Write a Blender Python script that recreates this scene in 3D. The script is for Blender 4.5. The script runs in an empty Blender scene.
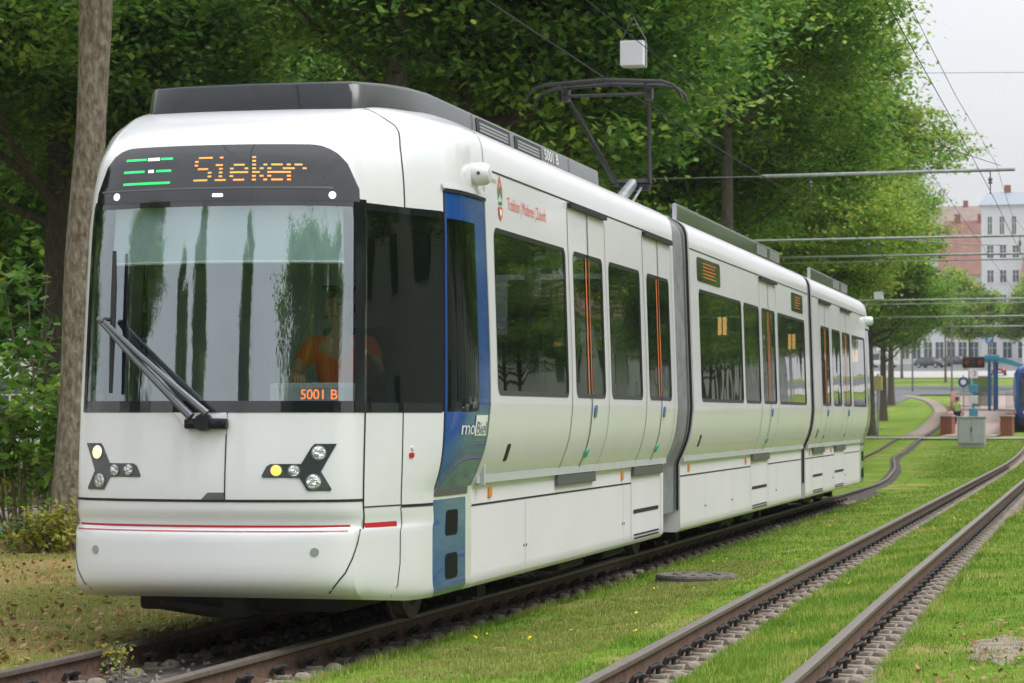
import bpy, bmesh, math, random
import numpy as np
from mathutils import Vector, Matrix
random.seed(7)
R = math.radians
scene = bpy.context.scene
col = scene.collection

# ------------------------------------------------------------------ tagging helpers
def tag(o, label=None, cat=None, group=None, kind=None):
    if label: o['label'] = label
    if cat: o['category'] = cat
    if group: o['group'] = group
    if kind: o['kind'] = kind
    return o
WL = {}                                   # world location of each Empty root
def thing(name, label, cat, loc=(0, 0, 0), rz=0, group=None):
    o = bpy.data.objects.new(name, None); col.objects.link(o)
    o.location = loc; o.rotation_euler = (0, 0, rz); o.empty_display_size = .2
    tag(o, label, cat, group); WL[o] = Vector(loc)
    return o
def copy_tree(o, parent=None):
    c = o.copy(); col.objects.link(c)
    if parent is not None: c.parent = parent
    for ch in list(o.children): copy_tree(ch, c)
    return c

class MB:
    """collects shapes, becomes one mesh object"""
    def __init__(s): s.v = []; s.f = []; s.m = []; s.sm = []
    def add(s, vs, fs, mi=0, smooth=False):
        n = len(s.v); s.v += [tuple(v) for v in vs]
        for f in fs:
            s.f.append([i + n for i in f]); s.m.append(mi); s.sm.append(smooth)
    def quad(s, a, b, c, d, mi=0): s.add([a, b, c, d], [(0, 1, 2, 3)], mi)
    def box(s, x0, x1, y0, y1, z0, z1, mi=0, bev=0):
        if bev > 0:
            bm = bmesh.new(); bmesh.ops.create_cube(bm, size=1)
            for v in bm.verts: v.co = Vector(((x0+x1)/2 + v.co.x*(x1-x0), (y0+y1)/2 + v.co.y*(y1-y0), (z0+z1)/2 + v.co.z*(z1-z0)))
            bmesh.ops.bevel(bm, geom=bm.edges[:], offset=bev, segments=2, affect='EDGES', profile=.5)
            bm.verts.ensure_lookup_table()
            s.add([v.co for v in bm.verts], [[v.index for v in f.verts] for f in bm.faces], mi); bm.free(); return
        v = [(x, y, z) for z in (z0, z1) for y in (y0, y1) for x in (x0, x1)]
        s.add(v, [(0, 2, 3, 1), (4, 5, 7, 6), (0, 1, 5, 4), (2, 6, 7, 3), (0, 4, 6, 2), (1, 3, 7, 5)], mi)
    def tube(s, pts, r, n=8, mi=0, cap=True):
        """pts: list of points, r: radius or list"""
        pts = [Vector(p) for p in pts]; k = len(pts)
        rs = r if isinstance(r, (list, tuple)) else [r]*k
        vs = []; up = None
        for i, p in enumerate(pts):
            t = (pts[min(i+1, k-1)] - pts[max(i-1, 0)]).normalized()
            if up is None:
                up = Vector((0, 0, 1)) if abs(t.z) < .9 else Vector((1, 0, 0))
            a = t.cross(up).normalized(); b = a.cross(t).normalized(); up = b
            for j in range(n):
                w = 2*math.pi*j/n
                vs.append(p + a*math.cos(w)*rs[i] + b*math.sin(w)*rs[i])
        fs = [(i*n+j, i*n+(j+1) % n, (i+1)*n+(j+1) % n, (i+1)*n+j) for i in range(k-1) for j in range(n)]
        if cap: fs += [tuple(range(n-1, -1, -1)), tuple(range((k-1)*n, k*n))]
        s.add(vs, fs, mi, True)
    def lathe(s, c, prof, n=20, axis='z', mi=0, cap=True):
        vs = []
        for (r, h) in prof:
            for j in range(n):
                w = 2*math.pi*j/n; a, b = r*math.cos(w), r*math.sin(w)
                vs.append({'z': (c[0]+a, c[1]+b, c[2]+h), 'y': (c[0]+a, c[1]+h, c[2]+b), 'x': (c[0]+h, c[1]+a, c[2]+b)}[axis])
        k = len(prof)
        fs = [(i*n+j, i*n+(j+1) % n, (i+1)*n+(j+1) % n, (i+1)*n+j) for i in range(k-1) for j in range(n)]
        if cap: fs += [tuple(range(n-1, -1, -1)), tuple(range((k-1)*n, k*n))]
        s.add(vs, fs, mi, True)
    def build(s, name, mats, parent=None, root=None, auto=35, local=False, recalc=True):
        me = bpy.data.meshes.new(name)
        off = Vector((0, 0, 0))
        r = root if root is not None else parent
        while r is not None and r not in WL and r.parent is not None: r = r.parent
        if r is not None and not local: off = WL.get(r, off)
        me.from_pydata([(x-off.x, y-off.y, z-off.z) for x, y, z in s.v], [], s.f)
        if not isinstance(mats, (list, tuple)): mats = [mats]
        for m in mats: me.materials.append(m)
        me.polygons.foreach_set('material_index', s.m)
        if recalc:
            bm = bmesh.new(); bm.from_mesh(me); bmesh.ops.recalc_face_normals(bm, faces=bm.faces[:]); bm.to_mesh(me); bm.free()
        if any(s.sm):
            me.polygons.foreach_set('use_smooth', s.sm)
            try: me.set_sharp_from_angle(angle=R(auto))
            except Exception: pass
        o = bpy.data.objects.new(name, me); col.objects.link(o)
        if parent is not None: o.parent = parent
        return o

def np_mesh(name, V, F, mats, parent=None, mi=None, smooth=False):
    """fast mesh from numpy; F is (n,k)"""
    me = bpy.data.meshes.new(name); V = np.asarray(V, np.float32); F = np.asarray(F, np.int32)
    k = F.shape[1]
    me.vertices.add(len(V)); me.vertices.foreach_set('co', V.ravel())
    me.loops.add(F.size); me.loops.foreach_set('vertex_index', F.ravel())
    me.polygons.add(len(F)); me.polygons.foreach_set('loop_start', np.arange(0, F.size, k, dtype=np.int32))
    me.polygons.foreach_set('loop_total', np.full(len(F), k, np.int32))
    if mi is not None: me.polygons.foreach_set('material_index', np.asarray(mi, np.int32))
    if smooth: me.polygons.foreach_set('use_smooth', np.ones(len(F), bool))
    me.update(calc_edges=True)
    for m in (mats if isinstance(mats, (list, tuple)) else [mats]): me.materials.append(m)
    o = bpy.data.objects.new(name, me); col.objects.link(o)
    if parent is not None: o.parent = parent
    return o

# ------------------------------------------------------------------ materials
def mat(name, base, rough=.5, *, ior=None, metal=0, coat=0, noise=0, nscale=5, bump=0, bscale=40, emit=0, spec=None, base2=None, coords='Object', bdist=.01, detail=4, vst=1):
    m = bpy.data.materials.new(name); m.use_nodes = True; nt = m.node_tree; N = nt.nodes
    b = N['Principled BSDF']; b.inputs['Roughness'].default_value = rough; b.inputs['Metallic'].default_value = metal
    b.inputs['Coat Weight'].default_value = coat; b.inputs['Coat Roughness'].default_value = .04
    if ior: b.inputs['IOR'].default_value = ior
    if spec is not None: b.inputs['Specular IOR Level'].default_value = spec
    c = (*base, 1); b.inputs['Base Color'].default_value = c
    tc = N.new('ShaderNodeTexCoord'); src = tc.outputs[coords]
    if vst != 1:
        mp_ = N.new('ShaderNodeMapping'); mp_.inputs['Scale'].default_value = (1, 1, vst); nt.links.new(src, mp_.inputs[0]); src = mp_.outputs[0]
    if noise or base2:
        n = N.new('ShaderNodeTexNoise'); n.inputs['Scale'].default_value = nscale; n.inputs['Detail'].default_value = detail
        nt.links.new(src, n.inputs['Vector'])
        r = N.new('ShaderNodeValToRGB'); r.color_ramp.elements[0].position = .35; r.color_ramp.elements[1].position = .65
        if base2: r.color_ramp.elements[0].color = c; r.color_ramp.elements[1].color = (*base2, 1)
        else:
            r.color_ramp.elements[0].color = (*[x*(1-noise) for x in base], 1); r.color_ramp.elements[1].color = (*[min(1, x*(1+noise)) for x in base], 1)
        nt.links.new(n.outputs['Fac'], r.inputs['Fac']); nt.links.new(r.outputs['Color'], b.inputs['Base Color'])
    if bump:
        n2 = N.new('ShaderNodeTexNoise'); n2.inputs['Scale'].default_value = bscale; n2.inputs['Detail'].default_value = 6
        nt.links.new(src, n2.inputs['Vector'])
        bp = N.new('ShaderNodeBump'); bp.inputs['Strength'].default_value = bump; bp.inputs['Distance'].default_value = bdist
        nt.links.new(n2.outputs['Fac'], bp.inputs['Height']); nt.links.new(bp.outputs['Normal'], b.inputs['Normal'])
    if emit:
        b.inputs['Emission Color'].default_value = c; b.inputs['Emission Strength'].default_value = emit
    return m
def glass(name, tint, refl=1.0, rough=.0, f0=.06, wav=0):
    m = bpy.data.materials.new(name); m.use_nodes = True; nt = m.node_tree; N = nt.nodes
    N.remove(N['Principled BSDF']); out = N['Material Output']
    t = N.new('ShaderNodeBsdfTransparent'); t.inputs['Color'].default_value = (*tint, 1)
    g = N.new('ShaderNodeBsdfGlossy'); g.inputs['Roughness'].default_value = rough; g.inputs['Color'].default_value = (*refl, 1) if isinstance(refl, tuple) else (refl, refl, refl, 1)
    lw = N.new('ShaderNodeLayerWeight'); lw.inputs['Blend'].default_value = .5
    pw = N.new('ShaderNodeMath'); pw.operation = 'POWER'; pw.inputs[1].default_value = 4.5; nt.links.new(lw.outputs['Facing'], pw.inputs[0])
    f = N.new('ShaderNodeMapRange'); f.inputs['To Min'].default_value = f0; f.inputs['To Max'].default_value = 1.0; nt.links.new(pw.outputs[0], f.inputs['Value'])
    mx = N.new('ShaderNodeMixShader')
    if wav:
        tc = N.new('ShaderNodeTexCoord'); n = N.new('ShaderNodeTexNoise'); n.inputs['Scale'].default_value = .9; n.inputs['Detail'].default_value = 1.5
        bp = N.new('ShaderNodeBump'); bp.inputs['Strength'].default_value = wav; bp.inputs['Distance'].default_value = .02
        nt.links.new(tc.outputs['Object'], n.inputs['Vector']); nt.links.new(n.outputs['Fac'], bp.inputs['Height'])
        nt.links.new(bp.outputs['Normal'], g.inputs['Normal'])
    nt.links.new(f.outputs[0], mx.inputs[0]); nt.links.new(t.outputs[0], mx.inputs[1]); nt.links.new(g.outputs[0], mx.inputs[2])
    nt.links.new(mx.outputs[0], out.inputs['Surface'])
    return m
def leafmat(name, dark, light, yellow, yfac=.12, trans=.35, nsc=.55):
    m = bpy.data.materials.new(name); m.use_nodes = True; nt = m.node_tree; N = nt.nodes
    b = N['Principled BSDF']; out = N['Material Output']; b.inputs['Roughness'].default_value = .5
    b.inputs['Specular IOR Level'].default_value = .35
    g = N.new('ShaderNodeNewGeometry'); tc = N.new('ShaderNodeTexCoord')
    n = N.new('ShaderNodeTexNoise'); n.inputs['Scale'].default_value = nsc; n.inputs['Detail'].default_value = 3
    nt.links.new(tc.outputs['Object'], n.inputs['Vector'])
    a = N.new('ShaderNodeMath'); a.operation = 'MULTIPLY'; a.inputs[1].default_value = .45
    nt.links.new(g.outputs['Random Per Island'], a.inputs[0])
    s = N.new('ShaderNodeMath'); s.operation = 'ADD'; nt.links.new(a.outputs[0], s.inputs[0]); nt.links.new(n.outputs['Fac'], s.inputs[1])
    r = N.new('ShaderNodeValToRGB'); e = r.color_ramp.elements
    e[0].position = .42; e[0].color = (*dark, 1); e[1].position = .80; e[1].color = (*light, 1)
    e2 = e.new(min(.99, .98-yfac)); e2.color = (*yellow, 1)
    nt.links.new(s.outputs[0], r.inputs['Fac']); nt.links.new(r.outputs['Color'], b.inputs['Base Color'])
    t = N.new('ShaderNodeBsdfTranslucent'); nt.links.new(r.outputs['Color'], t.inputs['Color'])
    mx = N.new('ShaderNodeMixShader'); mx.inputs[0].default_value = trans
    nt.links.new(b.outputs[0], mx.inputs[1]); nt.links.new(t.outputs[0], mx.inputs[2]); nt.links.new(mx.outputs[0], out.inputs['Surface'])
    return m

M = {}
M['white'] = mat('white_paint', (.79, .765, .835), .32, coat=.5, noise=.015, nscale=2.2, bump=.05, bscale=1.6, bdist=.02)  # violet tint put into the white to offset green bounce from the grass
M['skirt'] = mat('skirt_paint', (.77, .74, .80), .45, noise=.02, nscale=1.5, spec=.4)  # same tint against the grass bounce, on the duller skirt
M['white2'] = mat('roof_white', (.755, .76, .795), .3, coat=.7, noise=.02, nscale=2)  # weaker tint for the cab ends, which catch less green bounce
M['blue'] = mat('blue_paint', (.012, .075, .33), .25, coat=1)
M['seam'] = mat('rubber_seam', (.015, .015, .016), .6)
M['rubber'] = mat('black_rubber', (.02, .02, .022), .45)
M['bellows'] = mat('bellows_rubber', (.25, .26, .27), .7, noise=.15, nscale=6)
M['dark'] = mat('underframe', (.018, .016, .015), .8, noise=.3, nscale=9)
M['black'] = mat('black_gloss', (.012, .014, .018), .08, coat=1)
M['led_panel'] = mat('display_panel', (.009, .012, .018), .05, ior=1.75)
M['greenbtn'] = mat('green_button', (.02, .42, .28), .4)
M['orange_led'] = mat('orange_led', (1.0, .40, .09), .5, emit=.62)
M['red_led'] = mat('orange_digits', (1.0, .22, .05), .5, emit=.5)
M['green_led'] = mat('green_led', (.02, .75, .15), .5, emit=.9)
M['white_led'] = mat('white_led', (.9, 1, .95), .5, emit=1.2)
M['orange'] = mat('orange_strip', (.75, .17, .035), .45)
M['red'] = mat('red_stripe', (.48, .02, .025), .4)
M['redtext'] = mat('red_lettering', (.70, .13, .06), .5)
M['greytext'] = mat('grey_lettering', (.25, .27, .28), .5)
M['whitetext'] = mat('white_lettering', (.8, .8, .8), .5)
M['greenpaint'] = mat('green_emblem', (.03, .25, .1), .5)
M['fair'] = mat('roof_fairing_grey', (.010, .013, .017), .07, ior=1.42, noise=.1, nscale=2)
M['fairside'] = mat('fairing_side', (.04, .046, .042), .25, noise=.18, nscale=1.6)
M['alu'] = mat('aluminium', (.5, .51, .52), .35, metal=.8)
M['steel'] = mat('galvanised_steel', (.36, .38, .39), .45, metal=.6, noise=.15, nscale=8)
M['sill'] = mat('door_sill_metal', (.14, .145, .15), .5, metal=.4)
M['glass'] = glass('window_glass', (.22, .27, .26), 1.0, .01, .07, wav=.25)
M['wind'] = glass('windscreen_glass', (.78, .84, .84), (.86, .96, 1.0), .005, .31, wav=.12)
M['clear'] = glass('clear_glass', (.60, .62, .58), .8, .12, .22)
M['lens'] = mat('lamp_reflector', (.62, .64, .67), .16, metal=.9, bump=.9, bscale=38, bdist=.03)
M['headlamp'] = mat('headlamp_lit', (1.0, .78, .42), .3, emit=.9)
M['amber'] = mat('amber_lamp_lit', (1.0, .55, .10), .3, emit=1.0)
M['reflector'] = mat('amber_reflector', (.8, .22, .03), .3, coat=.5)
M['interior'] = mat('interior_lining', (.48, .50, .51), .6, noise=.05)
M['floor_in'] = mat('interior_floor', (.08, .085, .09), .7, noise=.2)
M['seat'] = mat('seat_fabric', (.05, .09, .16), .9, noise=.2, nscale=20)
M['lampbox'] = mat('lit_info_lamp', (1.0, .50, .16), .5, emit=3.2)
M['lampoff'] = mat('white_lamp_box', (.75, .77, .78), .4)
M['blind'] = mat('sun_blind', (.48, .60, .62), .8)
M['yellow'] = mat('yellow_pole', (.7, .35, .03), .4)
M['skin'] = mat('skin', (.55, .30, .21), .5)
M['shirt_orange'] = mat('orange_shirt', (.85, .12, .02), .8)
M['cloth_black'] = mat('black_cloth', (.015, .015, .018), .9)
M['cloth_navy'] = mat('navy_trousers', (.02, .03, .06), .9)
M['hivis'] = mat('hivis_vest', (.45, .8, .22), .7)
M['khaki'] = mat('khaki_trousers', (.3, .25, .18), .9)
M['hair'] = mat('hair_brown', (.04, .025, .015), .7)
M['rail'] = mat('rail_web_rust', (.12, .07, .048), .75, noise=.3, nscale=20, bump=.4, bscale=80)
M['railtop'] = mat('rail_head_steel', (.19, .155, .135), .42, metal=.45, noise=.15, nscale=15)
M['clip'] = mat('rail_clip', (.022, .02, .019), .6, noise=.4, nscale=30, bump=.5, bscale=120)
M['conc'] = mat('sleeper_concrete', (.235, .20, .165), .9, noise=.25, nscale=14, bump=.6, bscale=60, bdist=.02)
M['iron'] = mat('cast_iron', (.13, .11, .10), .7, noise=.3, nscale=18, bump=.5, bscale=60)
M['asphalt'] = mat('asphalt', (.11, .115, .12), .9, noise=.12, nscale=2, bump=.3, bscale=120)
M['paving'] = mat('red_paving', (.34, .26, .23), .9, noise=.1, nscale=3)
M['palepave'] = mat('pale_paving', (.38, .36, .34), .9, noise=.1, nscale=3)
M['brick'] = mat('brick_red', (.26, .09, .06), .9, noise=.25, nscale=10)
M['kerb'] = mat('kerb_stone', (.36, .34, .31), .9, noise=.15, nscale=8)
M['render'] = mat('white_render', (.66, .67, .68), .9, noise=.04, nscale=.4)
M['render2'] = mat('cream_render', (.50, .49, .46), .9, noise=.05, nscale=.4)
M['rooftile'] = mat('red_roof_tile', (.25, .12, .10), .85, noise=.12, nscale=.8)
M['roofbrown'] = mat('brown_roof_tile', (.27, .20, .18), .85, noise=.1, nscale=.6)
M['roofgrey'] = mat('grey_roof_sheet', (.26, .30, .34), .6)
M['winblue'] = mat('house_window', (.05, .065, .08), .12, coat=.5)
M['frame_w'] = mat('white_frame', (.7, .7, .7), .6)
M['turq'] = mat('turquoise_metal', (.06, .27, .40), .35, coat=.4)
M['bluesteel'] = mat('blue_steel', (.01, .10, .24), .35, coat=.4)
M['cab'] = mat('cabinet_grey', (.44, .44, .49), .5, noise=.06, nscale=4)
M['tyre'] = mat('tyre', (.02, .02, .02), .8)
M['carred'] = mat('car_red', (.25, .02, .02), .25, coat=1)
M['cardark'] = mat('car_dark', (.02, .03, .03), .25, coat=1)
M['carwhite'] = mat('car_white', (.7, .7, .7), .25, coat=1)
M['carsilver'] = mat('car_silver', (.4, .42, .44), .25, coat=1, metal=.4)
M['carglass'] = mat('car_glass', (.02, .025, .03), .05, coat=1)
M['redlamp'] = mat('dark_red_lens', (.30, .05, .03), .3)
M['wire'] = mat('copper_wire', (.05, .05, .05), .9, spec=.1)
M['insul'] = mat('insulator', (.6, .6, .6), .4)
M['sign_white'] = mat('sign_white', (.76, .76, .84), .5)
M['wiper'] = mat('wiper_grey', (.13, .14, .155), .35, metal=.5)
M['lampglass'] = mat('lamp_cluster_glass', (.045, .055, .06), .12, ior=1.75)
M['bark_dark'] = mat('bark_dark', (.085, .07, .055), .95, bump=1, bscale=30, base2=(.15, .13, .10), nscale=14, bdist=.05, detail=8, vst=.4)
M['flower'] = mat('yellow_flowers', (.75, .62, .04), .7)
M['bark'] = mat('bark_grey', (.135, .105, .072), .95, bump=1, bscale=26, base2=(.31, .275, .205), nscale=20, bdist=.06, detail=12, vst=.38)
M['leaf'] = leafmat('leaves_green', (.05, .135, .016), (.19, .38, .045), (.40, .50, .08), .08, .45)
M['leafd'] = leafmat('leaves_dark', (.034, .11, .017), (.15, .32, .045), (.33, .46, .07), .06, .42)
M['leafy'] = leafmat('leaves_light', (.09, .19, .02), (.26, .43, .05), (.46, .52, .09), .14, .5)
M['leafyel'] = leafmat('leaves_yellowish', (.16, .2, .03), (.30, .32, .04), (.42, .38, .05), .2, .35)
M['blade'] = leafmat('grass_blades', (.10, .215, .016), (.225, .385, .04), (.48, .47, .13), .06, .4, .9)
M['bladedry'] = leafmat('dry_grass_blades', (.09, .18, .02), (.24, .30, .055), (.55, .43, .18), .22, .3, 2.0)
M['litter'] = leafmat('dead_leaves', (.10, .035, .015), (.26, .12, .04), (.40, .26, .12), .2, .1, 5)

def ground_mat(name, g1, g2, straw, soil, sc=1.0, strawpos=.56):
    m = bpy.data.materials.new(name); m.use_nodes = True; nt = m.node_tree; N = nt.nodes
    b = N['Principled BSDF']; b.inputs['Roughness'].default_value = 1; b.inputs['Specular IOR Level'].default_value = .1
    tc = N.new('ShaderNodeTexCoord')
    def noise(s, d=4, w=None):
        n = N.new('ShaderNodeTexNoise'); n.inputs['Scale'].default_value = s; n.inputs['Detail'].default_value = d
        nt.links.new(tc.outputs['Object'], n.inputs['Vector']); return n
    def mixc(fac, a, bcol):
        x = N.new('ShaderNodeMixRGB')
        nt.links.new(fac, x.inputs[0])
        for i, c in ((1, a), (2, bcol)):
            if isinstance(c, tuple): x.inputs[i].default_value = (*c, 1)
            else: nt.links.new(c, x.inputs[i])
        return x.outputs[0]
    def ramp(o, lo, hi):
        r = N.new('ShaderNodeMapRange'); r.inputs['From Min'].default_value = lo; r.inputs['From Max'].default_value = hi
        nt.links.new(o, r.inputs['Value']); return r.outputs[0]
    c = mixc(ramp(noise(9*sc, 8).outputs['Fac'], .35, .65), g1, g2)
    c = mixc(ramp(noise(.55*sc, 5).outputs['Fac'], strawpos, strawpos+.16), c, straw)
    c = mixc(ramp(noise(3.1*sc, 6).outputs['Fac'], .62, .72), c, soil)
    nt.links.new(c, b.inputs['Base Color'])
    bp = N.new('ShaderNodeBump'); bp.inputs['Strength'].default_value = .8; bp.inputs['Distance'].default_value = .03
    nt.links.new(noise(45*sc, 8).outputs['Fac'], bp.inputs['Height']); nt.links.new(bp.outputs['Normal'], b.inputs['Normal'])
    return m
M['grass'] = ground_mat('grass_ground', (.11, .19, .02), (.18, .285, .035), (.36, .29, .12), (.24, .20, .08), strawpos=.54)
M['grassdry'] = ground_mat('dry_grass_ground', (.12, .16, .035), (.22, .20, .06), (.32, .23, .10), (.20, .13, .06), strawpos=.45)
M['dirt'] = mat('bare_dirt', (.22, .175, .14), 1, base2=(.33, .27, .22), nscale=8, bump=1, bscale=35, bdist=.03, detail=8)
M['ballast'] = mat('track_gravel', (.05, .045, .04), 1, base2=(.16, .135, .115), nscale=18, bump=1, bscale=40, bdist=.05, detail=8)
CLOUD = 5.0; SUN_S = 1.5; EXPO = 0.31; HAZE_D = .00022
TC=-5.38
_pc = {}
def lerp_t(t, x):
    """monotone cubic interpolation through a table"""
    k = id(t)
    if k not in _pc:
        n = len(t); h = [t[i+1][0]-t[i][0] for i in range(n-1)]; d = [(t[i+1][1]-t[i][1])/h[i] for i in range(n-1)]
        m = [d[0]] + [0 if d[i-1]*d[i] <= 0 else 3*(h[i-1]+h[i])/((2*h[i]+h[i-1])/d[i-1]+(h[i]+2*h[i-1])/d[i]) for i in range(1, n-1)] + [d[-1]]
        _pc[k] = (h, m, t)
    h, m, _ = _pc[k]
    if x <= t[0][0]: return t[0][1]
    if x >= t[-1][0]: return t[-1][1]
    i = 0
    while x > t[i+1][0]: i += 1
    s = (x-t[i][0])/h[i]
    return (2*s**3-3*s*s+1)*t[i][1]+(s**3-2*s*s+s)*h[i]*m[i]+(-2*s**3+3*s*s)*t[i+1][1]+(s**3-s*s)*h[i]*m[i+1]
PROF=[(0.26, 1.12), (0.3, 1.155), (0.92, 1.155), (0.95, 1.16), (1.0, 1.182), (1.08, 1.217), (1.17, 1.25), (1.28, 1.276), (1.4, 1.29), (1.5, 1.2975), (2.78, 1.258), (3.08, 1.248), (3.2, 1.24), (3.27, 1.22), (3.32, 1.18), (3.38, 1.07), (3.43, 0.93), (3.46, 0.8), (3.47, 0)]
X0T=[(.26,14.66),(.30,14.53),(.36,14.465),(.45,14.45),(.60,14.455),(.70,14.46),(.725,14.475),(.745,14.52),(.775,14.52),(.83,14.49),(.92,14.49),(1.44,14.53),(2.72,14.64),(2.9,14.67),(3.05,14.71),(3.12,14.75),(3.2,14.81),(3.27,14.90),(3.32,15.0),(3.38,15.15),(3.43,15.35),(3.46,15.6),(3.47,15.9)]
GT=[(0,0),(.2,.010),(.4,.042),(.6,.095),(.75,.16),(.85,.235),(.9,.30),(.93,.38),(.96,.48),(1.0,.62),(1.05,.78),(1.13,.98),(1.2,1.14),(1.3,1.33),(1.4,1.50),(1.5,1.65),(1.8,2.11)]
ST=[(1.44,1.0),(2.72,.965),(3.0,.95)]
CT=[(2.6,0),(2.9,.02),(3.05,.05),(3.2,.10),(3.4,.16)]
ZE=16.60
def surf(u,v):
    """nose surface, u signed half width parameter, v height parameter -> (x, y, z)"""
    s=1 if u>=0 else -1; u=abs(u)
    x0=lerp_t(X0T,v); w=lerp_t(PROF,v)
    g=lerp_t(GT,u)/2.11
    y=x0+g*(ZE-x0)
    f=lerp_t(ST,v); f=f+(1-f)*min(1,g*1.4)
    uu=u*f
    k=.05
    if w<.02: h=0
    else:
        m=min(w,uu); h=m-k*math.log(math.exp(-(w-m)/k)+math.exp(-(uu-m)/k))
        h+=k*math.log(1+math.exp(-w/k)) if u<1e-6 else 0
        h=max(0,min(h,w)) if u>1e-6 else 0
        if u>=1.799: h=w
    z=v
    h*=1-lerp_t(CT,v)*(1-min(1,max(0,(y-14.95)/1.3)))
    if v<.6: z+=.20*(.6-v)*max(0,min(1,1-(y-14.5)/.9))
    if v>3.0:
        kk=.77+.23*min(1,max(0,(y-15.0)/1.5)); z=3+(v-3)*kk
    return (TC+s*h,y,z)
# ------------------------------------------------------------------ the tram: surface helpers
YM = 59.6                                   # the rear cab is the front one mirrored: y' = YM - y
def nose(u, v): return Vector(surf(u, v))
def rear(u, v):
    p = nose(u, v); return Vector((p.x, YM-p.y, p.z))
def side_fn(sg): return lambda y, v: Vector((TC+sg*lerp_t(PROF, v), y, v))
SR, SL = side_fn(1), side_fn(-1)
def nrm(fn, a, b):
    e = .004; n = (fn(a+e, b)-fn(a-e, b)).cross(fn(a, b+e)-fn(a, b-e)).normalized()
    p = fn(a, b); c = Vector((TC, min(42.5, max(p.y, 17)), 2.0))
    return n if n.dot(p-c) > 0 else -n
FLAT = set()
def ribbon(mb, fn, path, w, off=.003, mi=0, thick=0):
    Q = [path[0]]
    for a_, b_ in zip(path, path[1:]):
        k_ = min(40, max(1, int((fn(*b_)-fn(*a_)).length/.045))) if fn not in FLAT else 1
        Q += [(a_[0]+(b_[0]-a_[0])*i/k_, a_[1]+(b_[1]-a_[1])*i/k_) for i in range(1, k_+1)]
    path = Q; P = [fn(*q) for q in path]; Nn = [nrm(fn, *q) for q in path]; L = []; 
    for i, p in enumerate(P):
        t = (P[min(i+1, len(P)-1)]-P[max(i-1, 0)]).normalized(); s = Nn[i].cross(t).normalized()
        L.append((p+s*w/2+Nn[i]*off, p-s*w/2+Nn[i]*off))
    mb.add([v for ab in L for v in ab], [(2*i, 2*i+1, 2*i+3, 2*i+2) for i in range(len(L)-1)], mi)
def patch(mb, fn, poly, off=.004, mi=0, rim=True):
    P = [fn(*q)+nrm(fn, *q)*off for q in poly]; B = [fn(*q)-nrm(fn, *q)*.01 for q in poly]
    ca = sum(q[0] for q in poly)/len(poly); cb = sum(q[1] for q in poly)/len(poly)
    c = fn(ca, cb)+nrm(fn, ca, cb)*off; n = len(P)
    fs = [(i, (i+1) % n, n) for i in range(n)]
    mb.add(P+[c], fs, mi)
    if rim: mb.add(P+B, [(i, (i+1) % n, n+(i+1) % n, n+i) for i in range(n)], mi)
def rrect(a0, a1, b0, b1, r, n=5):
    pts = []
    for cx, cy, s in ((a1-r, b1-r, 0), (a0+r, b1-r, 1), (a0+r, b0+r, 2), (a1-r, b0+r, 3)):
        for i in range(n+1):
            w = math.pi/2*(s+i/n); pts.append((cx+r*math.cos(w), cy+r*math.sin(w)))
    return pts
def disc(mb, fn, a, b, r, off=.008, mi=0, n=20, dome=.0):
    c = fn(a, b); N_ = nrm(fn, a, b); t = N_.cross(Vector((0, 0, 1))).normalized(); s = N_.cross(t)
    vs = [c+N_*(off+dome)]
    for k, (rr, h) in enumerate(((.6, dome*.7), (1, 0))):
        vs += [c+N_*(off+h)+(t*math.cos(2*math.pi*j/n)+s*math.sin(2*math.pi*j/n))*r*rr for j in range(n)]
    vs += [c-N_*.01+(t*math.cos(2*math.pi*j/n)+s*math.sin(2*math.pi*j/n))*r for j in range(n)]
    fs = [(0, 1+j, 1+(j+1) % n) for j in range(n)]
    for q in range(2): fs += [(1+q*n+j, 1+q*n+(j+1) % n, 1+(q+1)*n+(j+1) % n, 1+(q+1)*n+j) for j in range(n)]
    mb.add(vs, fs, mi, True)
_tc = {}
def text_flat(s):
    if s not in _tc:
        c = bpy.data.curves.new('lettering', 'FONT'); c.body = s; c.size = 1; o = bpy.data.objects.new('lettering', c); col.objects.link(o)
        dg = bpy.context.evaluated_depsgraph_get(); me = bpy.data.meshes.new_from_object(o.evaluated_get(dg))
        _tc[s] = ([tuple(v.co) for v in me.vertices], [list(p.vertices) for p in me.polygons])
        bpy.data.objects.remove(o); bpy.data.curves.remove(c); bpy.data.meshes.remove(me)
    return _tc[s]
def text_on(mb, fn, s, a0, b0, size, xs=1.0, off=.006, mi=0, flip=1, fit=None):
    vs, fs = text_flat(s)
    x0 = min(v[0] for v in vs); x1 = max(v[0] for v in vs)
    if fit: xs = fit/((x1-x0)*size)
    out = []
    for x, y, z in vs:
        a = a0+flip*(x-x0)*size*xs; b = b0+y*size
        out.append(fn(a, b)+nrm(fn, a, b)*off)
    mb.add(out, fs, mi)

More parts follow.
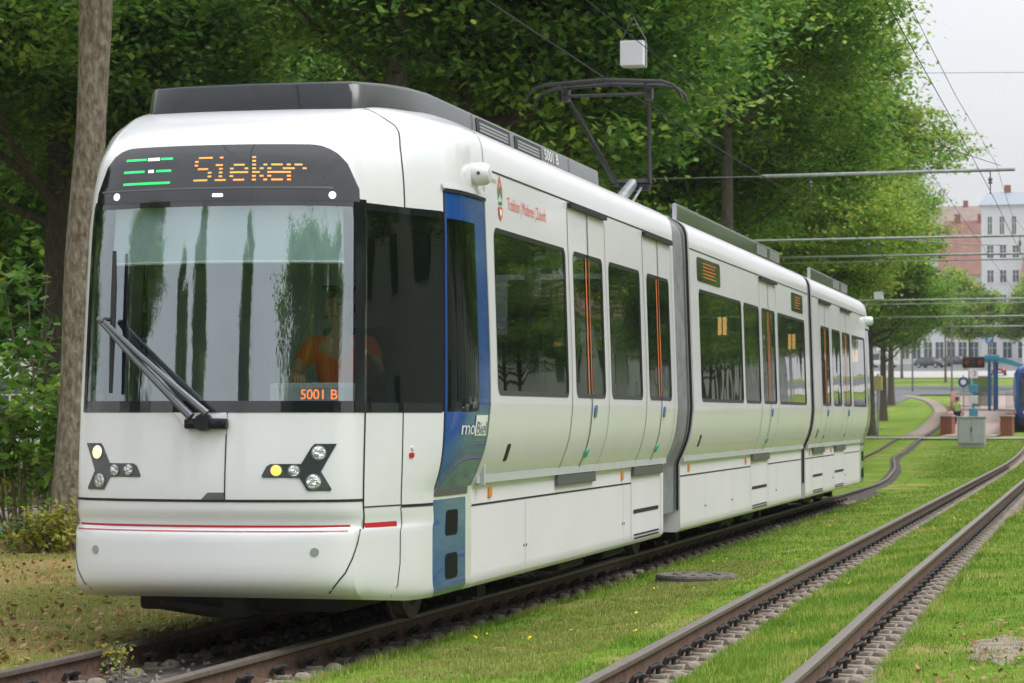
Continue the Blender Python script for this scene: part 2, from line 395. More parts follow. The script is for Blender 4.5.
TR = thing('tram', 'long white three-section tram with a blue cab door, its cab lettered Sieker', 'tram', (TC, 14.5, 0))
ROWS_LO = [.26, .28, .30, .36, .45, .60, .8, .92, .935, .95, .975, 1.0, 1.04, 1.08, 1.125, 1.17, 1.225, 1.28, 1.34, 1.40, 1.45, 1.5]
ROWS_HI = [2.78, 2.9, 3.08, 3.14, 3.2, 3.235, 3.27, 3.295, 3.32, 3.35, 3.38, 3.405, 3.43, 3.446, 3.46, 3.47]
def rows_between(rows, lo, hi): return sorted(set([lo, hi]+[r for r in rows if lo < r < hi])) if hi > lo else []
def side_piece(mb, y0, y1, zlo, zhi, holes, sg, chamf0=0, chamf1=0):
    fn = side_fn(sg)
    ys = [y0, y1]
    def strip(rows):
        n = len(ys)
        if rows[0] < .9:
            lo = [r for r in rows if r <= .921]; vs = [fn(y, r) for r in lo for y in ys]
            mb.add(vs, [(i*n+j, i*n+j+1, (i+1)*n+j+1, (i+1)*n+j) for i in range(len(lo)-1) for j in range(n-1)], 1, True)
            rows = [r for r in rows if r >= .919]
        vs = [fn(y, r) for r in rows for y in ys]
        mb.add(vs, [(i*n+j, i*n+j+1, (i+1)*n+j+1, (i+1)*n+j) for i in range(len(rows)-1) for j in range(n-1)], 0, True)
    if zlo < 1.5: strip(rows_between(ROWS_LO, zlo, min(1.5, zhi)))
    if zhi > 1.5 and zlo < 2.78:
        a, b = max(1.5, zlo), min(2.78, zhi)
        wa, wb = lerp_t(PROF, 1.5), lerp_t(PROF, 2.78)
        pl = lambda y, z: Vector((TC+sg*(wa+(wb-wa)*(z-1.5)/1.28), y, z))
        if not holes: mb.quad(pl(y0, a), pl(y1, a), pl(y1, b), pl(y0, b))
        else:
            bm = bmesh.new(); es = []
            for loop in [[(y0, a), (y1, a), (y1, b), (y0, b)]]+holes:
                vv = [bm.verts.new((p[0], p[1], 0)) for p in loop]
                es += [bm.edges.new((vv[i], vv[(i+1) % len(vv)])) for i in range(len(vv))]
            bmesh.ops.triangle_fill(bm, use_beauty=True, use_dissolve=False, edges=es)
            bm.verts.index_update()
            mb.add([pl(v.co.x, v.co.y) for v in bm.verts], [[v.index for v in f.verts] for f in bm.faces]); bm.free()
    if zhi > 2.78: strip(rows_between(ROWS_HI, max(2.78, zlo), zhi))
def plane_fn(sg):
    wa, wb = lerp_t(PROF, 1.5), lerp_t(PROF, 2.78)
    f = lambda y, z: Vector((TC+sg*(wa+(wb-wa)*(z-1.5)/1.28), y, z)); FLAT.add(f); return f
def window(y0, y1, z0, z1, sg, parent, name='window', r=.07):
    fn = plane_fn(sg); poly = rrect(y0, y1, z0, z1, r)
    mb = MB(); P = [fn(*q)-Vector((sg*.008, 0, 0)) for q in poly]; mb.add(P, [tuple(range(len(P)))])
    g = mb.build(name, M['glass'], parent, root=TR)
    mb = MB(); o_ = rrect(y0-.012, y1+.012, z0-.012, z1+.012, r+.01); i_ = rrect(y0+.022, y1-.022, z0+.022, z1-.022, r-.02)
    n = len(o_); A = [fn(*q)+Vector((sg*.003, 0, 0)) for q in o_]; B = [fn(*q)-Vector((sg*.004, 0, 0)) for q in i_]
    mb.add(A+B, [(i, (i+1) % n, n+(i+1) % n, n+i) for i in range(n)])
    mb.build('window_seal', M['rubber'], g, root=TR)
    return g, poly

# sections: (y0, y1, doors [(y0,y1)], windows [(y0,y1)])
ZW0, ZW1 = 1.565, 2.685
SECT = [
    (16.60, 24.02, [(19.20, 20.66), (22.38, 23.86)], [(16.80, 19.08), (20.80, 22.20)], [(19.38, 20.52), (22.56, 23.70)]),
    (24.98, 34.90, [(29.98, 31.48)], [(25.50, 28.46), (28.66, 29.90), (31.62, 34.40)], [(30.16, 31.34)]),
    (35.36, 43.00, [(36.16, 37.58), (39.06, 40.52)], [(37.80, 38.94), (40.72, 42.80)], [(36.34, 37.42), (39.24, 40.38)]),
]
for (s0, s1, doors, wins, dwins) in SECT:
    body = MB(); seal = MB()
    for sg in (1, -1):
        fn = side_fn(sg); cuts = sorted([(a, b, 'd') for a, b in doors]); y = s0
        segs = []
        for a, b, k in cuts: segs.append((y, a, 0)); segs.append((a, b, 1)); y = b
        segs.append((y, s1, 0))
        di = 0
        for a, b, isd in segs:
            if not isd:
                hs = [rrect(w0, w1, ZW0, ZW1, .07) for w0, w1 in wins if w0 > a and w1 < b]
                side_piece(body, a, b, .26, 3.47, hs, sg)
            else:
                side_piece(body, a, b, .26, .95, None, sg); side_piece(body, a, b, 3.03, 3.47, None, sg)
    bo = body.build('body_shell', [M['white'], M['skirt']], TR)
    for sg in (1, -1):
        fn = side_fn(sg)
        for w0, w1 in wins: window(w0, w1, ZW0, ZW1, sg, TR)
        for (a, b), (w0, w1) in zip(doors, dwins):
            dm = MB(); side_piece(dm, a, b, .95, 3.03, [rrect(w0, w1, ZW0, ZW1, .07)], sg)
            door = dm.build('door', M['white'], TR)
            window(w0, w1, ZW0, ZW1, sg, door, 'door_window')
            c = (a+b)/2+.02; zs = [.95, 1.0, 1.05, 1.1, 1.17, 1.25, 1.33, 1.42, 1.5, 1.6, 2.0, 2.4, 2.7, 2.9, 3.02]
            sm = MB(); ribbon(sm, fn, [(c, z) for z in zs], .024, .006); ribbon(sm, fn, [(a, z) for z in zs], .013, .003); ribbon(sm, fn, [(b, z) for z in zs], .009, .003)
            sm.build('door_seal', M['seam'], door, root=TR)
            for dy in (-.07, .05):
                g = MB(); zz = [ZW0+.02, 1.8, 2.1, 2.4, ZW1-.02]
                ribbon(g, plane_fn(sg), [(c+dy, z) for z in zz], .04, -.002); g.build('grab_edge', M['orange'], door, root=TR)
            g = MB(); patch(g, fn, rrect(c+.10, c+.18, 1.40, 1.50, .03), .012); g.build('door_button', M['blue'], door, root=TR)
            g = MB(); patch(g, fn, rrect(c+.06, c+.13, 1.08, 1.15, .03), .010); g.build('door_button', M['greenbtn'], door, root=TR)
            g = MB(); w = lerp_t(PROF, 3.05)
            g.box(TC+sg*(w-.01), TC+sg*(w+.035), a+.02, b-.02, 3.025, 3.06); g.build('drip_rail', M['seam'], door, root=TR)
            g = MB(); g.box(TC+sg*1.10, TC+sg*1.185, a, b, .875, .955, bev=.006); g.build('door_step', M['sill'], door, root=TR)
    # seams, hatches and reflectors on the skirt
    sm = MB(); vt = MB(); rf = MB()
    for sg in (1, -1):
        fn = side_fn(sg)
        ribbon(sm, fn, [(s0+.02, 3.075), (s1-.02, 3.075)], .012, .003)
        ribbon(sm, fn, [(s0, .815), (doors[-1][0]-.02, .815)], .013, .003)
        for (a, b) in (doors if s0 > 20 else doors[-1:]):
            ribbon(sm, fn, [(a-.02, .28), (a-.02, .93)], .008, .003); ribbon(sm, fn, [(b, .28), (b, .93)], .008, .003)
            ribbon(vt, fn, [(a+.10, .555), (b-.12, .555)], .035, .004)
            for zz in (.315, .345): ribbon(vt, fn, [(a+.12, zz), (b-.1, zz)], .016, .004)
        if s0 > 20: ribbon(sm, fn, [(doors[-1][1]+.02, .815), (s1-.05, .815)], .013, .003)
        y = s0+1.6
        while y < s1-1:
            if not any(a-.1 < y < b+.1 for a, b in doors): ribbon(sm, fn, [(y, .28), (y, .80)], .004, .002)
            for q in (-.04, .04):
                if not any(a-.2 < y < b+.2 for a, b in doors): disc(vt, fn, y+q, .47, .012, .003, n=8)
            y += 1.9
        for y in [s0+.5 if s0 > 20 else 17.1, doors[-1][0]-.45]:
            patch(rf, fn, rrect(y-.045, y+.045, .855, .925, .015), .012)
        patch(vt, fn, rrect(17.2+s0-16.6, 17.3+s0-16.6, 1.10, 1.22, .02), .004)
    sm.build('panel_seam', M['seam'], bo, root=TR); vt.build('skirt_vent', M['seam'], bo, root=TR); rf.build('side_reflector', M['reflector'], bo, root=TR)
    # underframe and interior
    mb = MB(); mb.box(TC-1.08, TC+1.08, s0+.02, s1-.02, .34, .90); mb.build('underframe', M['dark'], TR)
    mb = MB(); mb.box(TC-1.15, TC+1.15, s0+.02, s1-.02, .90, .95); mb.build('interior_floor', M['floor_in'], TR)
    mb = MB(); mb.box(TC-1.2, TC+1.2, s0+.02, s1-.02, 2.90, 2.97)
    for sg in (1, -1):                                                  # inner lining below the windows
        mb.box(TC+sg*1.17, TC+sg*1.19, s0+.02, s1-.02, .96, 1.50)
    mb.build('interior_lining', M['interior'], TR)
    # end walls with a gangway opening
    mb = MB(); prof = [r for r in ROWS_LO+ROWS_HI]
    for ye, q in ((s0+.001, 1), (s1-.001, 1)):
        if ye < 17 or ye > 42: continue
        vs = []
        for r in prof:
            w = max(.0, lerp_t(PROF, r)-.002)
            for x in (-w, -min(w, .6), min(w, .6), w): vs.append((TC+x, ye, r))
        fs = []
        for i in range(len(prof)-1):
            zc = (prof[i]+prof[i+1])/2
            for j in range(3):
                if j == 1 and 1.0 < zc < 2.79: continue
                fs.append((i*4+j, i*4+j+1, (i+1)*4+j+1, (i+1)*4+j))
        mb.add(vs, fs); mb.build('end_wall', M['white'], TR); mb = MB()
    # white roof end edge seams
# joints: bellows and dark gaskets
for (a, b) in ((24.02, 24.98), (34.90, 35.36)):
    mb = MB(); prof = [r for r in [.48, .55, .7]+ROWS_LO[7:]+ROWS_HI if r < 3.46]; n = 9 if b-a > .6 else 5
    ysx = [a+(b-a)*i/(2*n) for i in range(2*n+1)]
    for sg in (1, -1):
        vs = []
        for i, y in enumerate(ysx):
            for r in prof: vs.append((TC+sg*max(0, lerp_t(PROF, r)-(.05 if i % 2 == 0 else .11)), y, r-.02))
        k = len(prof); mb.add(vs, [(i*k+j, i*k+j+1, (i+1)*k+j+1, (i+1)*k+j) for i in range(len(ysx)-1) for j in range(k-1)])
        mb.build('bellows', M['bellows'], TR); mb = MB()
    for sg in (1, -1):
        fn = side_fn(sg)
        for y, wd in ((b-.004, .02), (a+.006, .006)):
            vs = []
            pr = [r for r in [.48, .55, .7]+ROWS_LO[7:]+ROWS_HI if r < 3.40]
            for r in pr:
                w = lerp_t(PROF, r); vs += [(TC+sg*(w-.035), y-wd, r), (TC+sg*(w-.012), y-wd, r), (TC+sg*(w-.012), y, r)]
            mb.add(vs, [(i*3+j, i*3+j+1, (i+1)*3+j+1, (i+1)*3+j) for i in range(len(pr)-1) for j in range(2)], 0, True)
            mb.build('joint_gasket', M['seam'], TR); mb = MB()

# ------------------------------------------------------------------ the cabs
COLS = [0, .1, .2, .3, .4, .5, .58, .66, .72, .78, .82, .85, .87, .90, .93, .96, .98, 1.0, 1.03, 1.055, 1.09, 1.13, 1.17, 1.219, 1.235, 1.29, 1.35, 1.42, 1.49, 1.57, 1.63, 1.70, 1.77, 1.8]
NR = sorted(set([.26, .28, .30, .33, .36, .40, .45, .52, .60, .65, .70, .715, .725, .735, .745, .76, .775, .80, .83, .86, .88, .92, .95, 1.0, 1.04, 1.08, 1.125, 1.17, 1.225, 1.28, 1.34, 1.40, 1.44, 1.48, 1.6, 1.8, 2.0, 2.2, 2.4, 2.6, 2.68, 2.72, 2.78, 2.86, 2.95, 3.0, 3.05, 3.1, 3.15, 3.2, 3.235, 3.27, 3.3, 3.32, 3.35, 3.38, 3.405, 3.43, 3.446, 3.46, 3.47]))
def region(u, v):
    a = abs(u)
    if 1.44 < v < 2.72 and -.85 < u < .93: return 'windscreen'
    if 1.44 < v < 2.72 and .93 < a < 1.219: return 'side_window'
    if 1.219 < a < 1.77 and .95 < v < 2.86:
        if 1.235 < a < 1.57 and 1.44 < v < 2.68: return 'door_window'
        return 'cab_door'
    if 1.219 < a < 1.70 and v < .88: return 'step_panel'
    if v < .735 and a < .90: return 'bumper'
    return 'cab_shell'
def grid_piece(fn, reg, side):
    mb = MB(); cols = [-c for c in COLS[:0:-1]]+COLS; idx = {}; vs = []; fs = []
    def vid(i, j):
        if (i, j) not in idx: idx[(i, j)] = len(vs); vs.append(fn(cols[i], NR[j]))
        return idx[(i, j)]
    for i in range(len(cols)-1):
        for j in range(len(NR)-1):
            u = (cols[i]+cols[i+1])/2; v = (NR[j]+NR[j+1])/2
            if side and u*side < 0: continue
            if region(u, v) == reg: fs.append((vid(i, j), vid(i+1, j), vid(i+1, j+1), vid(i, j+1)))
    mb.add(vs, fs, 0, True); return mb
ZD = [.95, 1.0, 1.05, 1.1, 1.17, 1.25, 1.33, 1.42, 1.5, 1.8, 2.2, 2.6, 2.86]
for fn, front in ((nose, True), (rear, False)):
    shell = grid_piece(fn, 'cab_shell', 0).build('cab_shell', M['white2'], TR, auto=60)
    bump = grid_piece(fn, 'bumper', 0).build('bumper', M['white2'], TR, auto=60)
    ws = grid_piece(fn, 'windscreen', 0).build('windscreen', M['wind'], TR, auto=80)
    # black border print of the windscreen
    mb = MB(); us = [-.85+1.78*i/24 for i in range(25)]
    ribbon(mb, fn, [(u, 1.47) for u in us], .07, .003); ribbon(mb, fn, [(u, 2.715) for u in us], .05, .003)
    for s, w_ in ((-.84, .035), (.905, .09)): ribbon(mb, fn, [(s, z) for z in (1.44, 1.8, 2.2, 2.72)], w_, .004)
    mb.build('windscreen_border', M['black'], ws, root=TR)
    for sg in (1, -1):
        sw = grid_piece(fn, 'side_window', sg).build('cab_side_window', M['glass'], TR, auto=80)
        mb = MB(); au = [.93, .96, 1.0, 1.05, 1.1, 1.15, 1.21]
        ribbon(mb, fn, [(sg*u, 1.465) for u in au], .06, .003); ribbon(mb, fn, [(sg*u, 2.70) for u in au], .045, .003)
        mb.build('window_border', M['black'], sw, root=TR)
        cd = grid_piece(fn, 'cab_door', sg).build('cab_door', M['blue'], TR, auto=60)
        grid_piece(fn, 'door_window', sg).build('door_window', M['glass'], cd, root=TR, auto=80)
        mb = MB()
        for u in (1.222, 1.768): ribbon(mb, fn, [(sg*u, z) for z in ZD], .012, .004)
        ribbon(mb, fn, [(sg*u, 2.86) for u in (1.22, 1.4, 1.6, 1.77)], .02, .012)
        mb.build('door_seal', M['seam'], cd, root=TR)
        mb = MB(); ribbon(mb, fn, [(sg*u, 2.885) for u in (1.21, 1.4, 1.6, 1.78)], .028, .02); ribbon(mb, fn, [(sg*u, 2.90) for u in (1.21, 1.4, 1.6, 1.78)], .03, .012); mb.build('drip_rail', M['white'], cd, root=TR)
        mb = MB(); ribbon(mb, fn, [(sg*u, .925) for u in (1.225, 1.4, 1.6, 1.72)], .05, .006); mb.build('door_step', M['sill'], cd, root=TR)
        st = grid_piece(fn, 'step_panel', sg).build('step_panel', M['blue'], TR, auto=60)
        mb = MB()
        for z0 in (.64, .36): patch(mb, fn, rrect(1.37, 1.56, z0, z0+.165, .03), .004)
        mb.build('step_recess', M['seam'], st, root=TR)
        mb = MB(); fl = -1 if sg < 0 else 1
        if fn is nose and sg > 0:
            patch(mb, fn, [(1.53, 1.285), (1.735, 1.285), (1.735, 1.42), (1.53, 1.42)], .005, rim=False)
            text_on(mb, fn, 'mo', 1.335, 1.295, .13, off=.007, fit=.185)
            mb.build('operator_logo', M['whitetext'], cd, root=TR)
            mb = MB(); text_on(mb, fn, 'Biel', 1.555, 1.295, .12, off=.0075, fit=.165); mb.build('operator_logo', M['blue'], cd, root=TR)
        # camera pod above the cab door
        mb = MB(); u = 1.58; p = fn(sg*u, 3.0); yy = p.y
        mb.lathe((TC+sg*1.24, yy, 2.93), [(.035, -.03), (.035, .05)], 12, 'z')
        mb.lathe((TC+sg*1.235, yy, 3.01), [(.02, -.02), (.058, -.01), (.075, .02), (.078, .06), (.074, .10), (.055, .125), (.02, .13)] if sg > 0 else [(.02, .02), (.058, .01), (.075, -.02), (.078, -.06), (.074, -.10), (.055, -.125), (.02, -.13)], 20, 'x')
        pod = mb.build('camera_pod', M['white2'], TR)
        mb = MB(); mb.lathe((TC+sg*1.30, yy-.082 if front else yy+.084, 3.01), [(.012, 0), (.012, .012)], 10, 'y'); mb.build('camera_lens', M['black'], pod, root=TR)
        # body seams on the cab
        sm = MB()
        ringz = [.275, .3, .36, .45, .6, .75, .86]
        ribbon(sm, fn, [(sg*u_, z) for u_, z in ((1.004, .283), (1.04, .36), (1.05, .5), (1.05, .7), (1.048, .85))], .008, .003)
        ribbon(sm, fn, [(sg*1.05, z) for z in (.862, 1.0, 1.2, 1.44)], .010, .003)
        ribbon(sm, fn, [(sg*1.056, z) for z in (2.72, 2.8, 2.9, 3.0, 3.1, 3.2)]+[(sg*1.05, 3.25), (sg*1.03, 3.30), (sg*.99, 3.345), (sg*.93, 3.40), (sg*.85, 3.43)], .010, .004)
        ribbon(sm, fn, [(sg*.925, z) for z in (.73, .8, .86, .92, 1.0, 1.2, 1.44)], .014, .003)
        ribbon(sm, fn, [(sg*u_, .862) for u_ in (.925, 1.0, 1.05)], .008, .003)
        ribbon(sm, fn, [(sg*u_, .855) for u_ in (1.05, 1.1, 1.15, 1.215)], .018, .003)
        ribbon(sm, fn, [(sg*u_, z) for u_, z in ((.915, .73), (.91, .65), (.89, .55), (.86, .45), (.80, .35), (.76, .30))], .010, .003)
        ribbon(sm, fn, [(sg*1.765, z) for z in (2.92, 3.0, 3.1, 3.2, 3.27, 3.32, 3.36)], .010, .003)
        sm.build('panel_seam', M['seam'], shell, root=TR)
    sm = MB(); us = [-.925+1.85*i/24 for i in range(25)]
    ribbon(sm, fn, [(u, .905) for u in us], .016, .003)
    ribbon(sm, fn, [(.165, z) for z in (.91, 1.1, 1.3, 1.44)], .008, .003)
    sm.build('panel_seam', M['seam'], shell, root=TR)
    mb = MB(); patch(mb, fn, [(.02, .915), (.16, .915), (.16, .955), (.06, .955)], .006); mb.build('tow_hatch', M['sill'], shell, root=TR)
    # red line
    mb = MB(); us = [-1.0+2.0*i/30 for i in range(31)]
    ribbon(mb, fn, [(u, .752) for u in us if abs(u) < .92], .012, .004); ribbon(mb, fn, [(u, .722) for u in us if abs(u) < .92], .007, .004)
    for sg in (1, -1): ribbon(mb, fn, [(sg*u_, .745) for u_ in (.925, .95, .98, 1.0, 1.03)], .038, .004)
    mb.build('red_stripe', M['red'], bump, root=TR)
    mb = MB()
    for u in (-.70, .70): disc(mb, fn, u, .60, .026, .004)
    mb.build('parking_sensor', M['steel'], bump, root=TR)
    # red and white round button on the side panel
    mb = MB(); disc(mb, fn, 1.088, 1.215, .013, .010); mb.build('release_button', M['white2'], shell, root=TR)
    mb = MB(); patch(mb, fn, rrect(1.075, 1.093, 1.155, 1.185, .006), .008); mb.build('release_button', M['red'], shell, root=TR)
    # destination display panel in the brow
    mb = MB(); n = 28; rowsn = 8; G = []
    def top(u):
        a = abs(u) if u > 0 else abs(u)*.905/.83
        if a < .64: return 3.09
        t = min(1, (a-.64)/.27); return 2.72+.37*(1-t**2.6)**(1/2.0)
    uu = [-.83+1.735*i/40 for i in range(41)]
    vs = []
    for u in uu:
        for j in range(rowsn+1):
            v = 2.722+(top(u)-2.722)*j/rowsn; vs.append(fn(u, v)+nrm(fn, u, v)*.006)
    k = rowsn+1; mb.add(vs, [(i*k+j, (i+1)*k+j, (i+1)*k+j+1, i*k+j+1) for i in range(40) for j in range(rowsn)], 0, True)
    dp = mb.build('destination_display', M['led_panel'], TR, auto=80)
    mb = MB(); ribbon(mb, fn, [(u, 2.80) for u in uu if abs(u) < .80], .012, .010); mb.build('display_trim', M['sill'], dp, root=TR)
    G5 = {'S': ['01111', '10000', '10000', '01110', '00001', '00001', '11110'], 'i': ['00100', '00000', '01100', '00100', '00100', '00100', '01110'],
          'e': ['00000', '00000', '01110', '10001', '11111', '10000', '01110'], 'k': ['01000', '01000', '01001', '01010', '01100', '01010', '01001'],
          'r': ['00000', '00000', '10110', '11001', '10000', '10000', '10000']}
    mb = MB(); u0 = -.105; pu = .0242; pv = .0232
    for ci, ch in enumerate('Sieker'):
        for rr, row in enumerate(G5[ch]):
            for cc, b in enumerate(row):
                if b == '1':
                    a = u0+(ci*5.05+cc)*pu; v = 2.987-rr*pv
                    P = [fn(*q)+nrm(fn, *q)*.009 for q in ((a, v-.0052), (a+pu*1.0, v-.0052), (a+pu*1.0, v+.0052), (a, v+.0052))]
                    mb.quad(*P)
    if front: mb.build('display_lettering', M['orange_led'], dp, root=TR)
    if front:
        mb = MB()
        for v, segs in ((2.99, ((-.63, -.47), (-.36, -.27))), (2.915, ((-.63, -.47), (-.38, -.27))), (2.84, ((-.62, -.27),))):
            for a, b in segs: ribbon(mb, fn, [(a+(b-a)*i/4, v) for i in range(5)], .014, .009)
        mb.build('line_display', M['green_led'], dp, root=TR)
        mb = MB()
        for a, b, v in ((-.46, -.37, 2.99), (-.44, -.40, 2.915)): ribbon(mb, fn, [(a+(b-a)*i/4, v) for i in range(5)], .018, .009)
        mb.build('line_display', M['white_led'], dp, root=TR)
    mb = MB()
    for u, v, w in ((-.66, 2.765, .022), (.77, 2.755, .022)): disc(mb, fn, u, v, w, .012, dome=.005)
    patch(mb, fn, rrect(.03, .10, 2.745, 2.765, .008), .012); mb.build('marker_lamp', M['white_led'], dp, root=TR)
    # headlamp clusters
    Ls = [(-.802, 1.247), (-.685, 1.247), (-.667, 1.228), (-.612, 1.127), (-.436, 1.126), (-.413, 1.112), (-.386, 1.057), (-.392, 1.045), (-.605, 1.043), (-.648, .969), (-.662, .965), (-.776, .965), (-.780, .977), (-.723, 1.081)]
    for sg in (-1, 1):
        pts = [(-sg*a, b) for a, b in Ls]
        mb = MB()
        # outline built from three overlapping convex arms, so that it fills cleanly
        A = lambda ids: [pts[i] for i in ids]
        core = A((13, 2, 3, 8, 9))
        tri = [(0, 1, 2, 13), (2, 3, 13), (3, 8, 13), (3, 4, 5, 6, 7, 8), (8, 9, 13), (9, 10, 11, 12, 13)]
        P = [fn(*q)+nrm(fn, *q)*.006 for q in pts]; mb.add(P, tri)
        Bk = [fn(*q)-nrm(fn, *q)*.01 for q in pts]; n = len(P); mb.add(P+Bk, [(i, (i+1) % n, n+(i+1) % n, n+i) for i in range(n)])
        hl = mb.build('headlight', M['lampglass'], TR)
        lamps = [(-.708, 1.193, .040, 'headlamp' if sg < 0 else 'lens'), (-.683, 1.020, .042, 'lens'), (-.572, 1.086, .032, 'lens'), (-.470, 1.087, .032, 'amber' if sg > 0 else 'lens')]
        for a, b, r_, mt in lamps:
            mb = MB(); disc(mb, fn, -a*sg if sg > 0 else a, b, r_+.008, .007); 
            ring = mb.build('lamp_bezel', M['sill'], hl, root=TR)
            mb = MB(); disc(mb, fn, -a*sg if sg > 0 else a, b, r_, .009, dome=.004); mb.build('lamp', M[mt], hl, root=TR)
    # wiper
    f2 = lambda u, v: fn(u, v)+nrm(fn, u, v)*.06
    f3 = lambda u, v: fn(u, v)+nrm(fn, u, v)*.10
    mb = MB(); pa = [f3(-.66+.64*t, 2.0-.60*t) for t in (0, .33, .66, 1)]; pb = [f3(-.62+.69*t, 1.985-.565*t) for t in (0, .33, .66, 1)]
    mb.tube(pa, [.017, .02, .023, .028], 8); mb.tube(pb, [.014, .017, .020, .024], 8); mb.tube([pa[0], pb[0]], .02, 8)
    wp = mb.build('wiper', M['wiper'], TR)
    mb = MB(); mb.tube([f2(-.60, 2.42), f2(-.59, 2.2), f2(-.585, 1.9), f2(-.58, 1.55)], [.012, .018, .018, .012], 6); mb.tube([f2(-.6, 2.0), f3(-.66, 2.0)], .014, 6); mb.build('wiper_blade', M['rubber'], wp, root=TR)
    mb = MB(); c = fn(.03, 1.375); mb.lathe((c.x, c.y-.07 if front else c.y, 1.375), [(.05, 0), (.055, .02), (.055, .07)], 14, 'y')
    mb.box(c.x-.12, c.x+.15, min(c.y-.055, c.y) if front else c.y, c.y+.01 if front else c.y+.055, 1.335, 1.40, bev=.015)
    mb.build('wiper_pivot', M['fair'], wp, root=TR)
    mb = MB(); patch(mb, fn, [(-.17, 1.435), (.165, 1.435), (.165, 1.30), (-.02, 1.30), (-.08, 1.325)], .003); mb.build('wiper_recess', M['white'], wp, root=TR)
    # coupler and pilot under the cab
    sgn = 1 if front else -1; y0 = 14.85 if front else YM-14.85
    mb = MB()
    mb.box(TC-.62, TC+.72, min(y0+sgn*.25, y0+sgn*1.6), max(y0+sgn*.25, y0+sgn*1.6), .20, .30, bev=.03)
    mb.box(TC+.02, TC+.17, min(y0, y0+sgn*.5), max(y0, y0+sgn*.5), .17, .30, bev=.03)
    mb.tube([(TC-.45, y0+sgn*.2, .24), (TC-.1, y0+sgn*.15, .2), (TC+.05, y0+sgn*.1, .2)], .035, 8)
    cp = mb.build('coupler', M['dark'], TR)
    # cab interior
    a, b = (15.0, 16.58) if front else (YM-16.58, YM-15.0)
    mb = MB(); mb.box(TC-.8, TC+.8, a, b, .88, .95); mb.build('cab_floor', M['floor_in'], TR)
    y1 = 14.95 if front else YM-15.55
    mb = MB(); mb.box(TC-.80, TC+.80, y1, y1+.55, .95, 1.42, bev=.05); mb.box(TC+.25, TC+.75, y1+.1, y1+.5, 1.42, 1.62, bev=.03)
    mb.build('driver_console', M['interior'], TR)
    yw = 16.70 if front else YM-16.74
    mb = MB(); mb.box(TC-1.2, TC-.2, yw, yw+.04, .95, 2.92); mb.box(TC+.75, TC+1.22, yw, yw+.04, .95, 2.92); mb.box(TC-.2, TC+.75, yw, yw+.04, 2.5, 2.92); mb.box(TC-.2, TC+.75, yw+.005, yw+.035, .95, 2.5)
    mb.build('cab_partition', M['interior'], TR)
    ds = 15.95 if front else YM-15.95
    mb = MB(); mb.box(TC+.25, TC+.72, ds-.22, ds+.22, 1.28, 1.38, bev=.03); mb.box(TC+.25, TC+.72, ds+sgn*.2-.04, ds+sgn*.2+.04, 1.36, 2.0, bev=.035); mb.lathe((TC+.48, ds, .95), [(.12, 0), (.06, .05), (.06, .35)], 12)
    mb.build('driver_seat', M['seat'], TR)
    if front:
        mb = MB(); bl = lambda u, v: nose(u, v)-nrm(nose, u, v)*.06
        us = [-.72+1.57*i/20 for i in range(21)]
        mb.add([p for u in us for p in (bl(u, 2.36), bl(u, 2.70))], [(2*i, 2*i+2, 2*i+3, 2*i+1) for i in range(20)], 0, True)
        bd = mb.build('sun_blind', M['blind'], TR)
        mb = MB(); mb.tube([bl(u, 2.355) for u in us], .010, 6); mb.build('blind_bar', M['whitetext'], bd, root=TR)
        mb = MB(); text_on(mb, nose, '5001 B', .60, 1.515, .085, off=.006, fit=.20); mb.build('fleet_number', M['red_led'], ws, root=TR)
        mb = MB(); text_on(mb, SR, 'Tradition | Moderne | Zukunft', 17.22, 2.85, .125, off=.004, fit=1.22); mb.build('slogan_lettering', M['redtext'], TR)
        mb = MB(); text_on(mb, SR, 'Bielefeld', 16.66, 3.0, .05, off=.004, fit=.24); mb.build('town_lettering', M['greytext'], TR)
        # narrow red-green emblem: arrowhead, green band, small shield
        mb = MB(); e = 17.0
        for poly in ([(e-.07, 2.97), (e, 3.07), (e, 3.035), (e-.07, 2.93)], [(e+.07, 2.97), (e, 3.07), (e, 3.035), (e+.07, 2.93)], [(e-.06, 2.85), (e+.06, 2.85), (e+.055, 2.79), (e, 2.75), (e-.055, 2.79)]):
            P = [SR(*q)+Vector((.005, 0, 0)) for q in poly]; mb.add(P, [tuple(range(len(P)))])
        em = mb.build('town_emblem', M['redtext'], TR)
        mb = MB()
        for poly in ([(e-.06, 2.93), (e, 3.0), (e, 2.96), (e-.06, 2.89)], [(e+.06, 2.93), (e, 3.0), (e, 2.96), (e+.06, 2.89)], [(e-.05, 2.865), (e+.05, 2.865), (e+.05, 2.885), (e-.05, 2.885)]):
            P = [SR(*q)+Vector((.006, 0, 0)) for q in poly]; mb.add(P, [tuple(range(len(P)))])
        mb.build('emblem_band', M['greenpaint'], em, root=TR)
        mb = MB(); P = [SR(*q)+Vector((.007, 0, 0)) for q in [(e-.03, 2.83), (e+.03, 2.83), (e+.03, 2.80), (e, 2.78), (e-.03, 2.80)]]; mb.add(P, [tuple(range(5))]); mb.build('emblem_shield', M['whitetext'], em, root=TR)

# side destination displays of the middle section
for sg in (1, -1):
    for a, b in ((25.42, 26.95), (33.05, 34.25)):
        mb = MB(); fn = side_fn(sg); patch(mb, fn, rrect(a, b, 2.775, 3.02, .05), .006); p = mb.build('side_display', M['black'], TR)
        mb = MB()
        for rr in range(5): ribbon(mb, fn, [(a+.35, 2.83+rr*.035), (b-.30-.1*(rr % 2), 2.83+rr*.035)], .010, .009)
        o_ = mb.build('display_lettering', M['orange'], p, root=TR)

